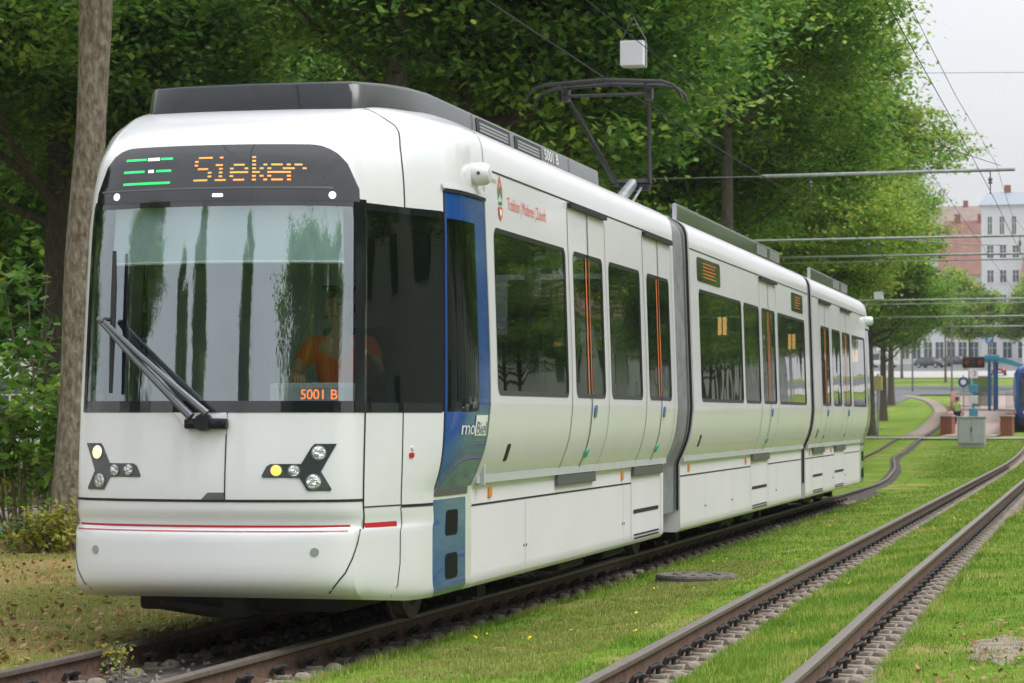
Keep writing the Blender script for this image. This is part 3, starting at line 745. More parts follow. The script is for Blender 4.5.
# roof fairings
def fairing(pts, z0, z1, closed, name='roof_fairing', m='fairside', lean=.04, t=.03):
    mb = MB(); vs = []
    n = len(pts)
    for (x, y) in pts:
        vs += [(TC+x, y, z0), (TC+x*(1-lean), y+(lean if y < 16 else 0), z1)]
    fs = [(2*i, 2*i+2, 2*i+3, 2*i+1) for i in range(n-1)]
    mb.add(vs, fs); return mb
zt = 3.585
# front fairing: a closed box with glossy dark nose
fr = [(-.67, 15.42), (.67, 15.42)]
mb = MB(); 
plan = [(-.92, 22.16), (-.92, 16.5), (-.90, 16.1), (-.83, 15.75), (-.72, 15.5), (-.67, 15.44), (-.5, 15.40), (0, 15.36), (.5, 15.40), (.67, 15.44), (.72, 15.5), (.83, 15.75), (.90, 16.1), (.92, 16.5), (.92, 22.16)]
def fz(y): return 3.55+.05*min(1, max(0, (y-15.4)/1.5))
n = len(plan)
lv = [(0, 3.30), (.0, None, -.03), (.012, None, -.008), (.04, None, 0)]
vs = []
for (x, y) in plan:
    front = max(0, min(1, (16-y)/.5))
    for k, (ins, dz) in enumerate(((0, -.30), (.022, -.03), (.035, -.010), (.06, 0))):
        vs.append((TC+x*(1-ins), y+ins*2.0*front+.0, (3.30 if k == 0 else fz(y)+dz)))
fs = [(4*i+k, 4*(i+1)+k, 4*(i+1)+k+1, 4*i+k+1) for i in range(n-1) for k in range(3)]
mi = [1 if plan[i][1] < 15.5 and plan[i+1][1] < 15.5 else 0 for i in range(n-1) for k in range(3)]
mb.v = [tuple(v) for v in vs]; mb.f = [list(f) for f in fs]; mb.m = mi; mb.sm = [True]*len(fs)
mb.add([vs[4*i+3] for i in range(n)], [tuple(range(n))], 0); mb.add([vs[0], vs[3], vs[4*(n-1)+3], vs[4*(n-1)]], [(0, 1, 2, 3)], 0)
ff = mb.build('roof_fairing', [M['fairside'], M['fair']], TR, auto=50)
mb = MB()
def FS(y, z): return Vector((TC+.92*(1-.022*(z-3.30)/.27), y, z))
for a, b in ((17.72, 18.76), (18.92, 19.84)):
    for q in ((a, b, 3.46, 3.555),):
        mb.quad(*[FS(*p)+Vector((.004, 0, 0)) for p in ((a, 3.45), (b, 3.45), (b, 3.56), (a, 3.56))])
for y in (17.6, 20.9): ribbon(mb, lambda a, b: FS(a, b), [(y, 3.42), (y, 3.57)], .015, .004)
op = mb.build('fairing_opening', M['rubber'], ff, root=TR)
mb = MB()
for a, b in ((17.8, 18.68), (19.0, 19.76)):
    for z in (3.475, 3.50, 3.525): mb.quad(*[FS(*p)+Vector((.007, 0, 0)) for p in ((a, z-.008), (b, z-.008), (b, z+.008), (a, z+.008))])
mb.build('louvre', M['alu'], ff, root=TR)
mb = MB(); text_on(mb, FS, '5001 B', 19.95, 3.475, .12, off=.006, fit=.52); mb.build('fleet_number', M['whitetext'], ff, root=TR)
mb = MB(); ribbon(mb, nose, [(0, 3.2), (0, 3.3)], .001, -.01)
for (s0, s1) in ((25.6, 33.9), (37.2, 42.6)):
    for sg in (1, -1):
        mb = MB(); x = TC+sg*1.0
        mb.box(x-.006, x+.006, s0, s1, 3.34, 3.57); f = mb.build('roof_fairing', M['clear'], TR)
        mb = MB(); mb.box(x-.012, x+.012, s0-.01, s1+.01, 3.565, 3.578); mb.box(x-.022, x+.022, s0-.012, s0+.02, 3.34, 3.57); mb.build('fairing_rail', M['alu'], f, root=TR)
        mb = MB()
        for a in (s1-2.3, s1-1.1): mb.box(x+sg*.015-.004, x+sg*.015+.004, a, a+.9, 3.44, 3.55)
        mb.build('fairing_opening', M['alu'], f, root=TR)
    mb = MB(); mb.box(TC-.7, TC+.7, s0+1.5 if s0 < 30 else s0+.3, s1-.4, 3.40, 3.56, bev=.03); 
    if s0 < 30: mb.v = []; mb.f = []; mb.m = []; mb.sm = []; mb.box(TC-.7, TC+.7, 29.6, s1-.4, 3.40, 3.56, bev=.03)
    mb.build('roof_equipment', M['fairside'], TR)

# pantograph
py = 27.1; pz = 5.0
def pt(x, y, z): return (TC+x, y, z)
mb = MB(); mb.box(TC-.5, TC+.5, 26.9, 28.4, 3.46, 3.52); mb.tube([pt(-.35, 27.1, 3.6), pt(.35, 27.1, 3.6)], .05)
for x in (-.4, .4):
    for y in (27.0, 28.2): mb.lathe(pt(x, y, 3.50), [(.05, 0), (.07, .03), (.05, .06), (.07, .09), (.05, .12)], 10)
pg = mb.build('pantograph', M['dark'], TR)
mb = MB(); mb.tube([pt(0, 27.2, 3.6), pt(0, 28.6, 4.06)], [.075, .06], 10); mb.tube([pt(.12, 27.3, 3.55), pt(.12, 28.5, 4.0)], .015, 6); mb.build('lower_arm', M['steel'], pg, root=TR)
mb = MB(); mb.tube([pt(-.22, 28.6, 4.07), pt(.22, 28.6, 4.07)], .035, 8); mb.box(TC-.15, TC+.2, 28.55, 28.65, 3.98, 4.05)
mb.tube([pt(-.20, 28.6, 4.07), pt(-.46, py+.05, pz-.10)], [.026, .02], 8); mb.tube([pt(.20, 28.6, 4.07), pt(.46, py+.05, pz-.10)], [.026, .02], 8)
mb.tube([pt(-.14, 28.5, 4.03), pt(-.36, py+.15, pz-.22)], .010, 6)
mb.tube([pt(-.46, py+.05, pz-.10), pt(.46, py+.05, pz-.10)], .018, 8)
mb.build('upper_arm', M['rubber'], pg, root=TR)
mb = MB()
for dy in (-.19, .19):
    P = [pt(-.86, py+dy, pz-.20), pt(-.83, py+dy, pz-.11), pt(-.76, py+dy, pz-.04), pt(-.64, py+dy, pz), pt(0, py+dy, pz+.035), pt(.64, py+dy, pz), pt(.76, py+dy, pz-.04), pt(.83, py+dy, pz-.11), pt(.86, py+dy, pz-.20)]
    mb.tube(P, [.012, .014, .016, .02, .022, .02, .016, .014, .012], 8)
for x in (-.46, .46): mb.tube([pt(x, py-.19, pz-.02), pt(x, py, pz-.1), pt(x, py+.19, pz-.02)], .016, 6); mb.box(TC+x-.04, TC+x+.04, py-.02, py+.1, pz-.16, pz-.04)
mb.build('collector_head', M['rubber'], pg, root=TR)

# bogies
for y in (18.1, 26.6, 33.0, YM-18.1):
    mb = MB()
    for sg in (1, -1): mb.box(TC+sg*.72-.06, TC+sg*.72+.06, y-1.25, y+1.25, .22, .42, bev=.02)
    mb.box(TC-.7, TC+.7, y-.25, y+.25, .2, .5); mb.box(TC-.85, TC+.85, y-.12, y+.12, .1, .3)
    bg = mb.build('bogie', M['dark'], TR)
    for dy in (-.9, .9):
        for sg in (1, -1):
            mb = MB(); mb.lathe((TC+sg*.53, y+dy, .31), [(.05, -.05), (.31, -.05), (.31, .04), (.335, .045), (.335, .065), (.05, .065)] if sg < 0 else [(.05, -.065), (.335, -.065), (.335, -.045), (.31, -.04), (.31, .05), (.22, .05), (.20, .02), (.05, .02)], 28, 'x')
            mb.build('wheel', M['iron'], bg, root=TR)
for y in (20.6, 22.4, 29.2, 30.9, 37.0, 38.6):
    mb = MB(); mb.box(TC-.9, TC+1.0, y-.5, y+.45, .16, .40, bev=.03); mb.build('equipment_box', M['dark'], TR)

# seats, poles and lamps inside
seatp = None
def seat(x, y, rz):
    global seatp
    if seatp is None:
        mb = MB(); mb.box(-.22, .22, -.2, .22, .40, .48, bev=.03); mb.box(-.22, .22, .17, .25, .45, 1.05, bev=.03); mb.box(-.05, .05, -.05, .1, 0, .42)
        seatp = mb.build('passenger_seat', M['seat'], TR, local=True); o = seatp
    else: o = seatp.copy(); col.objects.link(o)
    o.location = (x-TC, y-14.5, .95); o.rotation_euler = (0, 0, rz)
for ys in ([17.3, 18.2, 21.2], [25.9, 26.8, 27.7, 28.9, 32.2, 33.2], [38.2, 41.2, 42.1]):
    for y in ys:
        for x in (TC+.9, TC+.45, TC-.9, TC-.45): seat(x, y, 0 if (int(y*10) % 2) else math.pi)
for i, (y, lit) in enumerate(((18.5, 0), (27.9, 1), (34.05, 1), (42.45, 1))):
    mb = MB(); mb.tube([(TC+1.14, y+.02, .95), (TC+1.14, y+.02, 2.9)], .014, 8); p = mb.build('grab_pole', M['sill'], TR)
    mb = MB(); mb.box(TC+1.09, TC+1.20, y-.05, y+.06, 2.28, 2.52, bev=.02); q_ = mb.build('info_lamp', M['lampoff'], p, root=TR)
    if lit:
        for xx in (1.095, 1.15): mb = MB(); mb.box(TC+xx, TC+xx+.042, y-.056, y+.0, 2.30, 2.50, bev=.008); mb.build('lamp_tube', M['lampbox'], q_, root=TR)
# ------------------------------------------------------------------ terrain and tracks
TZ = [(0, 0), (70, 0), (90, .06), (112, .30), (150, .63), (186, 1.5), (215, 2.6), (260, 4.0), (300, 5.7), (340, 7.2), (400, 9.3), (600, 14), (900, 18)]
LTC = [(-80, -5.9), (0, -5.62), (12, -5.52), (16, -5.46), (24, -5.39), (40, -5.38), (52, -5.40), (56, -5.52), (62, -5.88), (70, -6.46), (78, -7.15), (85, -7.72), (94, -8.16), (113, -9.09), (155, -11.1), (190, -12.7), (205, -14.0), (220, -16.0), (240, -20.), (262, -27), (280, -34)]
RTC = [(-80, -1.6), (0, -2.22), (13.5, -2.25), (20, -2.32), (36, -2.42), (55, -2.54), (76, -2.68), (90, -2.85), (100, -3.02), (120, -3.55), (140, -4.15), (190, -5.5), (240, -7.0), (300, -9.5)]
def tz(y): return lerp_t(TZ, y)
def LX(y): return lerp_t(LTC, y)
def RX(y): return lerp_t(RTC, y)
YS = [-80, -60, -40, -25, -15, -8, -3] + [i*.5 for i in range(0, 160)] + [80+i*2.0 for i in range(60)] + [200+i*5.0 for i in range(28)] + [340+20*i for i in range(14)] + [640, 700, 800, 900]
YS = [float(y) for y in YS]
def track_tangent(fn, y): return (fn(y+.5)-fn(y-.5))
cols_def = [('L', -190, 0, 0), ('L', -90, 0, 0), ('L', -45, 0, 0), ('L', -25, 0, 0), ('L', -12, 0, 0), ('L', -6, 0, 0), ('L', -3, 0, 0), ('L', -1.4, 0, 0), ('L', -.60, 0, 0), ('L', -.575, -1, 1), ('L', -.40, -1, 1), ('L', 0, -.7, 1), ('L', .40, -1, 1), ('L', .86, -1, 1), ('L', .93, -.8, 1), ('L', 1.02, -.6, 0), ('M', .5, -.35, 0),
            ('R', -.60, 0, 0), ('R', -.575, -1, 1), ('R', -.26, -1, 1), ('R', -.22, -.8, 1), ('R', -.16, -.58, 0), ('R', .20, -.32, 0), ('R', .46, 0, 0), ('R', .485, -1, 1), ('R', .80, -1, 1), ('R', .85, -.8, 1), ('R', .91, -.6, 0), ('R', 2.2, -.4, 0), ('R', 5, -.2, 0), ('R', 12, 0, 0), ('R', 30, 0, 0), ('R', 80, 0, 0), ('R', 200, 0, 0)]
rs = np.random.RandomState(3)
V = []; nC = len(cols_def)
for y in YS:
    Lx, Rx = LX(y), RX(y); fade = max(0, min(1, (262-y)/10)); 
    for (k, d, dep, _) in cols_def:
        x = Lx+d if k == 'L' else Rx+d if k == 'R' else (Lx+1.02+Rx-.60)/2
        jit = 0
        if abs(d) in (.93, 1.02) or (k, d) in (('R', -.16), ('R', -.22), ('R', .85), ('R', .91)): jit = rs.uniform(-.03, .03)
        if y > 45 and k == 'L' and abs(d) <= .40: dep = 0
        if y > 50 and k == 'L' and d in (.86, .93, 1.02): x = Lx+{.86: .64, .93: .67, 1.02: .72}[d]; dep = -.3
        V.append((x+jit, y, tz(y)-.035+dep*.13*fade+(rs.uniform(-.012, .012) if _ == 0 and abs(d) > 1.2 else 0)))
def ground_z(x, y):
    x = np.asarray(x); y = np.asarray(y)
    L = np.array([LX(q) for q in y]); Rr = np.array([RX(q) for q in y]); base = np.array([tz(q) for q in y])-.035
    lc = sorted((d, dp) for k, d, dp, _ in cols_def if k == 'L'); rc = sorted((d, dp) for k, d, dp, _ in cols_def if k == 'R')
    zl = np.interp(x-L, [a for a, b in lc], [b for a, b in lc]); zr = np.interp(x-Rr, [a for a, b in rc], [b for a, b in rc])
    t = np.clip((x-L-1.02)/(Rr-.6-L-1.02), 0, 1); zm = np.interp(t, [0, .5, 1], [-.6, -.35, 0])
    return base+.13*np.where(x < L+1.02, zl, np.where(x < Rr-.6, zm, zr))
F = []; mi = []
for i in range(len(YS)-1):
    for j in range(nC-1):
        F.append((i*nC+j, i*nC+j+1, (i+1)*nC+j+1, (i+1)*nC+j))
        dirt = cols_def[j][3] and cols_def[j+1][3]
        isL = cols_def[j][0] == 'L'
        if YS[i] > 45 and cols_def[j] in (('L', -.40, -1, 1), ('L', 0, -.7, 1)): mi.append(0)
        elif dirt or (cols_def[j][3] != cols_def[j+1][3]): mi.append(2 if isL else 3)
        elif isL and j < 9 and YS[i] < 60: mi.append(1)
        else: mi.append(0)
g = np_mesh('ground', V, F, [M['grass'], M['grassdry'], M['ballast'], M['dirt']], mi=mi); tag(g, kind='structure')

def sheet(name, xl, xr, y0, y1, dz, m, nx=1):
    mb = MB(); ys = sorted(set([y0, y1]+[y for y in YS if y0 < y < y1]))
    vs = []
    for y in ys:
        a, b = xl(y), xr(y)
        for i in range(nx+1): vs.append((a+(b-a)*i/nx, y, tz(y)-.035+dz))
    k = nx+1
    mb.add(vs, [(i*k+j, i*k+j+1, (i+1)*k+j+1, (i+1)*k+j) for i in range(len(ys)-1) for j in range(nx)])
    o = mb.build(name, m); tag(o, kind='structure'); return o
def curb(name, xf, w, y0, y1, h, m):
    mb = MB(); ys = sorted(set([y0, y1]+[y for y in YS if y0 < y < y1])); vs = []
    for y in ys:
        x = xf(y); z = tz(y)-.035; vs += [(x, y, z-.05), (x, y, z+h), (x+w, y, z+h), (x+w, y, z-.05)]
    mb.add(vs, [(i*4+j, i*4+j+1, (i+1)*4+j+1, (i+1)*4+j) for i in range(len(ys)-1) for j in range(3)]+[(0, 1, 2, 3), tuple(4*(len(ys)-1)+q for q in (0, 1, 2, 3))])
    o = mb.build(name, m); tag(o, kind='structure'); return o
sheet('road', lambda y: -15.0, lambda y: -12.75, -60, 112, .03, M['asphalt'])
curb('kerb', lambda y: -15.15, .15, -60, 112, .12, M['kerb'])
sheet('cycle_path', lambda y: -16.3, lambda y: -15.15, -60, 112, .06, M['paving'])
# far streets crossing the picture
sheet('far_road', lambda y: -110, lambda y: -RX(y)*-1-.2 if False else 120, 236, 272, .07, M['asphalt'], 6)
sheet('far_pavement', lambda y: -110, lambda y: 120, 300, 338, .08, M['palepave'], 6)
sheet('far_road', lambda y: -110, lambda y: 120, 338, 400, .07, M['asphalt'], 6)
sheet('path', lambda y: -22, lambda y: 4, 117.5, 120.5, .05, M['palepave'], 1)
sheet('side_road', lambda y: -21.5, lambda y: -17.5, 150, 236, .04, M['asphalt'], 1)
# light gravel in the far tram tracks
sheet('track_bed', lambda y: LX(y)-.45, lambda y: LX(y)+.45, 121, 236, .045, M['dirt'])

# rails
railprof = [(-.075, -.155), (-.075, -.143), (-.018, -.128), (-.010, -.115), (-.010, -.042), (-.034, -.028), (-.036, -.008), (-.030, 0), (.018, 0), (.034, -.003), (.036, -.010), (.036, -.028), (.010, -.042), (.010, -.115), (.018, -.128), (.075, -.143), (.075, -.155)]
def rail(fn, off, y0, y1, parent):
    mb = MB(); ys = sorted(set([y0, y1]+[y for y in YS if y0 < y < y1])); vs = []
    for y in ys:
        k = track_tangent(fn, y); nx, ny = 1/math.hypot(1, k), -k/math.hypot(1, k)
        cx, cy = fn(y)+off*nx, y+off*ny
        for (a, h) in railprof: vs.append((cx+a*nx, cy+a*ny, tz(y)+h))
    n = len(railprof); fs = []; 
    mb.add(vs, [(i*n+j, i*n+(j+1) % n, (i+1)*n+(j+1) % n, (i+1)*n+j) for i in range(len(ys)-1) for j in range(n)])
    mb.m = [1 if j in (6, 7, 8, 9, 10) else 0 for i in range(len(ys)-1) for j in range(n)]; mb.sm = [j in (7, 8, 9) for i in range(len(ys)-1) for j in range(n)]
    return mb.build('rail', [M['rail'], M['railtop']], parent)
def clip_mb(seed):
    r_ = random.Random(seed); mb = MB()
    for s in (1, -1):
        mb.box(*(sorted((s*.07, s*.16))), -.045, .045, -.155, -.125, 1, bev=.008)
        mb.tube([(s*.055, -.055, -.125), (s*.075, -.05, -.085), (s*.115, -.03, -.072), (s*.13, 0, -.078), (s*.115, .03, -.072), (s*.075, .05, -.085), (s*.055, .055, -.125)], .016, 6)
        mb.tube([(s*.11, 0, -.14), (s*.11, 0, -.055)], .016, 6); mb.lathe((s*.11, 0, -.085), [(.026, 0), (.026, .02), (.018, .026)], 6)
    # rounded shoulder of the concrete sleeper on the outer side
    bm = bmesh.new(); bmesh.ops.create_icosphere(bm, subdivisions=2, radius=1)
    for v in bm.verts:
        n_ = .85+.3*r_.random()*.5
        v.co = Vector((.235+v.co.x*.065*n_, v.co.y*.10*n_, -.16+max(-.3, min(.75, v.co.z))*.07*n_))
    bm.verts.index_update(); mb.add([v.co for v in bm.verts], [[v.index for v in f.verts] for f in bm.faces], 1, True); bm.free()
    mb.box(-.10, .31, -.11, .11, -.20, -.150, 1, bev=.01)
    return mb
def track(name, label, fn, y0, y1, first, n_ind, pitch=.58):
    t = thing(name, label, 'tram track', (0, 0, 0))
    rails = [rail(fn, s*.53, y0, y1, t) for s in (-1, 1)]
    protos = [clip_mb(s) for s in (1, 2, 3)]
    P = None; k = 0; y = first; far = MB(); protoobj = None
    objs = []
    while y < (46 if fn is LX else 75):
        for s, r_ in ((-1, rails[0]), (1, rails[1])):
            tt = track_tangent(fn, y)
            c = (fn(y)+s*.53, y, 0); mbp = protos[k % 3]
            if k < n_ind:
                if k < 3:
                    o = mbp.build('rail_fastener', [M['clip'], M['conc']], t, local=True); objs.append(o)
                else: o = objs[k % 3].copy(); col.objects.link(o)
                o.location = c; o.rotation_euler = (0, 0, -tt)
            else:
                far.v += [(x+c[0], yy+c[1], z) for x, yy, z in mbp.v]; n0 = len(far.v)-len(mbp.v)
                far.f += [[i+n0 for i in f] for f in mbp.f]; far.m += mbp.m; far.sm += mbp.sm
            k += 1
        y += pitch
    o = far.build('rail_fastener', [M['clip'], M['conc']], t, recalc=False); tag(o, kind='stuff')
    return t
t1 = track('tram_track', 'rusty grass-edged track the long white tram stands on', LX, -75, 270, 11.0, 100)
t2 = track('tram_track', 'empty track running through bright green grass right of the white tram', RX, -75, 232, 11.0, 100)

# ------------------------------------------------------------------ vegetation generators
def leaves_np(rs, C, per, spread, L, W, flat=.5, droop=.25):
    """C (n,3) clump centres -> rhombus leaves"""
    n = len(C)*per
    c = np.repeat(C, per, 0)+rs.normal(size=(n, 3))*np.array(spread)
    a = rs.uniform(0, 2*np.pi, n); tilt = rs.normal(-droop, .45, n)
    d = np.stack([np.cos(a)*np.cos(tilt), np.sin(a)*np.cos(tilt), np.sin(tilt)], 1)
    s = np.stack([-np.sin(a), np.cos(a), rs.normal(0, flat, n)], 1); s /= np.linalg.norm(s, axis=1)[:, None]
    l = L*rs.uniform(.6, 1.25, n)[:, None]; w = W*rs.uniform(.6, 1.25, n)[:, None]
    v = np.stack([c-d*l*.5, c+s*w*.5-d*l*.05, c+d*l*.5, c-s*w*.5-d*l*.05], 1).reshape(-1, 3)
    return v, np.arange(n*4).reshape(-1, 4)
def crown_np(seed, rx, rz_, cz, nclump, per, L, lobes=16, lobe_r=.34, spread=(.38, .38, .10), low=0.0):
    rs = np.random.RandomState(seed)
    d = rs.normal(size=(lobes, 3)); d /= np.linalg.norm(d, axis=1)[:, None]
    rad = rs.uniform(.35, .80, lobes)[:, None]
    lc = d*rad*np.array([rx, rx, rz_]); lr = rs.uniform(.75, 1.25, lobes)*lobe_r
    lc = np.concatenate([lc, [[0, 0, 0]]]); lr = np.append(lr, .5)
    k = rs.randint(0, lobes+1, nclump); q = rs.normal(size=(nclump, 3)); q /= np.linalg.norm(q, axis=1)[:, None]
    q[:, 2] = np.where(q[:, 2] < -.3, -q[:, 2], q[:, 2])
    rr = rs.uniform(.72, 1.08, nclump)[:, None]
    C = lc[k]+q*rr*lr[k][:, None]*np.array([rx, rx, rz_*.8])
    C += rs.normal(size=C.shape)*.15
    # twigs reaching out past the lobes give the crown a feathery outline
    for _ in range(170):
        i = rs.randint(0, lobes+1); q1 = rs.normal(size=3); q1[2] = abs(q1[2])*.6; q1 /= np.linalg.norm(q1)
        st = lc[i]+q1*lr[i]*np.array([rx, rx, rz_*.8])*.95; dr = q1+np.array([0, 0, rs.uniform(-.25, .35)]); ln = rs.uniform(.5, 1.5)*rx/5
        C = np.concatenate([C, st+dr*np.linspace(0, ln, 5)[:, None]+rs.normal(size=(5, 3))*.06])
    C[:, 2] += cz
    C = C[C[:, 2] > low]
    v, f = leaves_np(rs, C, per, spread, L, L*.72)
    return v, f, lc+np.array([0, 0, cz])
TREE_MESH = {}
def limbs(mb, rs, h, r, lc, lean, clear):
    top = Vector((lean[0]*h, lean[1]*h, h))
    pts = []; n = 9
    for i in range(n):
        t = i/(n-1); wob = .05*r*8*math.sin(3*t+r*10)
        pts.append(Vector((lean[0]*h*t+wob*t*(1-t), lean[1]*h*t, h*t-.15)))
    rad = [r*(1.25 if i == 0 else 1.0-.62*(i/(n-1))) for i in range(n)]
    mb.tube(pts, rad, 14)
    for c in lc:
        c = Vector(c); z0 = max(clear, min(h*.85, c.z-abs(c.x)*.5-abs(c.y)*.5)); t = z0/h
        b = Vector((lean[0]*z0, lean[1]*z0, z0)); m = (b+c)/2+Vector((0, 0, -.3))
        rr = r*(1-.6*t)*.42; mb.tube([b, m, c], [rr, rr*.6, rr*.2], 7)
def make_tree(key, seed, h, r, rx, rz_, cz, nclump, per, L, leafm, lean=(0, 0), clear=3.5, low=2.2, lobes=16, trunk_h=None, spread=(.38, .38, .10)):
    t = thing('tree', '-', 'tree', (0, 0, 0))
    v, f, lc = crown_np(seed, rx, rz_, cz, nclump, per, L, lobes=lobes, low=low, spread=spread)
    mb = MB(); limbs(mb, None, trunk_h or cz, r, lc, lean, clear); mb.build('trunk', M['bark_dark'], t, local=True)
    np_mesh('crown', v, f, M[leafm], t)
    return t
PROTO = {}
def tree(kind, x, y, rz, s, label, group=None, leafm=None, sz=None):
    if kind not in PROTO:
        args = TREE_KINDS[kind]; t = make_tree(kind, *args[:9], args[9], **args[10]); PROTO[kind] = t; src = None
    else: t = copy_tree(PROTO[kind])
    t.location = (x, y, tz(y)-.05); t.rotation_euler = (0, 0, rz); t.scale = (s, s, sz or s); WL[t] = Vector((0, 0, 0))
    tag(t, label, 'tree', group)
    if not group and 'group' in t: del t['group']
    if leafm:
        for ch in t.children:
            if ch.name.startswith('crown'):
                ch.material_slots[0].link = 'OBJECT'; ch.material_slots[0].material = M[leafm]
    else:
        for ch in t.children:
            if ch.name.startswith('crown') and ch.material_slots[0].link == 'OBJECT': ch.material_slots[0].link = 'DATA'
    return t
# kind: seed, h, r, rx, rz, cz, nclump, per, leaf, material, extras
TREE_KINDS = {
    'A': (11, 15, .36, 5.2, 5.8, 9.0, 2600, 30, .18, 'leafd', dict(clear=4.5, low=3.6)),
    'B': (23, 15, .33, 5.4, 6.4, 9.0, 2700, 30, .18, 'leaf', dict(clear=3.8, low=2.6, lobes=20)),
    'C': (37, 17, .30, 5.2, 7.2, 10.0, 3200, 32, .19, 'leafy', dict(clear=4.0, low=3.2, lobes=22)),
    'F': (41, 12, .20, 6.5, 6.0, 6.6, 1900, 24, .26, 'leafd', dict(clear=2.2, low=.6, spread=(.45, .45, .2))),
    'H': (71, 17, .25, 4.6, 4.4, 12.6, 1900, 30, .18, 'leafd', dict(clear=8.5, low=8.8, trunk_h=14.5)),
    'S': (51, 9, .12, 2.8, 3.8, 6.2, 620, 18, .28, 'leafy', dict(clear=2.6, low=2.6, lobes=12, spread=(.35, .35, .2))),
    'P': (61, 22, .30, 2.6, 10.5, 12.0, 1800, 24, .28, 'leafd', dict(clear=1.5, low=1.5, lobes=26, spread=(.25, .25, .35))),
}
# ------------------------------------------------------------------ trees
# the big leaning trunk in front, its crown high above
t = thing('tree', 'thick grey lichen-spotted trunk leaning up past the left end of the white tram', 'tree', (-11.0, 25.6, -.05))
mb = MB(); base = Vector((-11.0, 25.6, -.15)); rsq = random.Random(5); n = 26; pts = []; rad = []
for i in range(n):
    z = i*.36; pts.append(base+Vector((.053*z+.012*math.sin(z*1.7), .0, z))); rad.append(.185-.0028*z+(.07*math.exp(-z*2.2))+.012*math.sin(z*2.3))
mb.tube(pts, rad, 28)
for (z0, d, l) in ((7.2, (1, .5, 1), 4), (7.8, (-1, .3, 1), 4.5), (8.4, (.4, -1, 1.1), 3.5), (8.8, (-.3, 1, 1.2), 4)):
    b = base+Vector((.053*z0, 0, z0)); dd = Vector(d).normalized(); mb.tube([b, b+dd*l*.5+Vector((0, 0, -.2)), b+dd*l], [.1, .07, .03], 8)
mb.build('trunk', M['bark'], t)
v, f, lc = crown_np(77, 4.6, 4.2, 10.8, 1700, 26, .17, low=7.2)
c = np_mesh('crown', v, f, M['leafd'], t)

G = 'trees of the row beside the tram tracks'
TREES = [
    ('H', -10.95, 38.4, 1.0, 1.0, 'leafd', 'tree whose bare dark trunk rises behind the tram front roof at the top edge'),
    ('H', -9.9, 66, 2.0, .92, 'leaf', 'tree whose dark bare trunk shows right of the pantograph'),
    ('B', -10.5, 41, 0.3, 1.0, 'leafd', 'dark tree of the row standing behind the roof of the tram front'),
    ('B', -12.2, 53.5, 1.7, 1.02, 'leafd', 'dark green tree of the row behind the larger hanging white box'),
    ('B', -11.4, 70.5, 3.1, 1.0, 'leaf', 'big tree with a dark trunk showing above the middle tram section'),
    ('C', -11.2, 86, .6, 1.0, 'leafy', 'tall light green tree leaning out over the tracks in front of the sky'),
    ('C', -11.2, 101, 2.6, .93, 'leafy', 'yellow-green tree whose lower branches hang over the last tram section'),
    ('B', -12.6, 114, 4.4, .98, 'leafy', 'light green tree in the row just before the pale crossing path'),
    ('A', -12.0, 127, 5.5, .98, 'leaf', 'tree with a slim olive trunk right behind the tail of the tram'),
    ('A', -15.1, 150, 2.2, .95, 'leaf', 'tree with the dark slim trunk second from the tail of the tram'),
    ('B', -15.2, 171, 5.0, .85, 'leaf', 'tree whose grey trunk stands at the left edge of the far curve of track'),
    ('A', -17.6, 205, 1.1, .85, 'leafd', 'tree with an ivy-dark trunk farthest along the row'),
]
for k, x, y, rz, s, lm, lab in TREES: tree(k, x, y, rz, s, lab, G, lm)
BACK = [
    ('A', -19.5, 45, .4, 1.05, 'leafd', 'dark bushy tree filling the upper left corner behind the leaning trunk'),
    ('F', -24, 58, 1.9, 1.15, 'leaf', 'dense low-branched tree behind the row, left of the tram brow'),
    ('F', -19, 68, 3.3, 1.1, 'leafd', 'dense dark tree behind the row, over the front roof fairing'),
    ('F', -17.8, 84, 4.4, 1.15, 'leaf', 'dense tree behind the row, seen below the hanging white box'),
    ('F', -22, 100, 5.2, 1.3, 'leafd', 'dense tree behind the row, above the second tram section'),
    ('F', -20, 122, .9, 1.3, 'leaf', 'dense tree behind the row, above the gap between tram sections'),
    ('F', -24, 145, 2.1, 1.4, 'leafd', 'dense tree behind the far trunks of the row'),
    ('B', -31, 76, 2.9, 1.2, 'leaf', 'dense tree in the second rank at the left edge'),
    ('F', -33, 96, 2.9, 1.5, 'leafd', 'dense tree in the second rank behind the tram front'),
    ('F', -25, 30, 1.2, 1.1, 'leaf', 'dense tree beyond the road, nearest of the ones outside the left picture edge'),
    ('F', -30, 18, 4.2, 1.2, 'leafd', 'dense tree beyond the road far outside the left picture edge'),
    ('F', -33, 42, 5.2, 1.2, 'leaf', 'dense tree beyond the road just outside the left picture edge'),
    ('F', -44, 58, 2.2, 1.4, 'leafd', 'dense tree in the second rank outside the left picture edge'),
    ('F', -30, 180, 1.2, 1.3, 'leaf', 'dense tree left of the far street corner'),
]
for k, x, y, rz, s, lm, lab in BACK: tree(k, x, y, rz, s, lab, 'dense trees behind the row', lm)
SM = [
    ('S', -14.6, 262, .2, 1.25, 'leafy', 'small street tree before the white gabled house, left of two'),
    ('S', -18.5, 285, 2.2, 1.2, 'leafy', 'small street tree in front of the pale long facade'),
    ('S', -8.2, 258, 4.2, 1.25, 'leafy', 'small street tree before the white gabled house at the right picture edge'),
    ('S', -24.5, 300, 3.2, 1.4, 'leafy', 'small street tree behind the parked dark car'),
]
for k, x, y, rz, s, lm, lab in SM: tree(k, x, y, rz, s, lab, 'small street trees before the houses', lm)
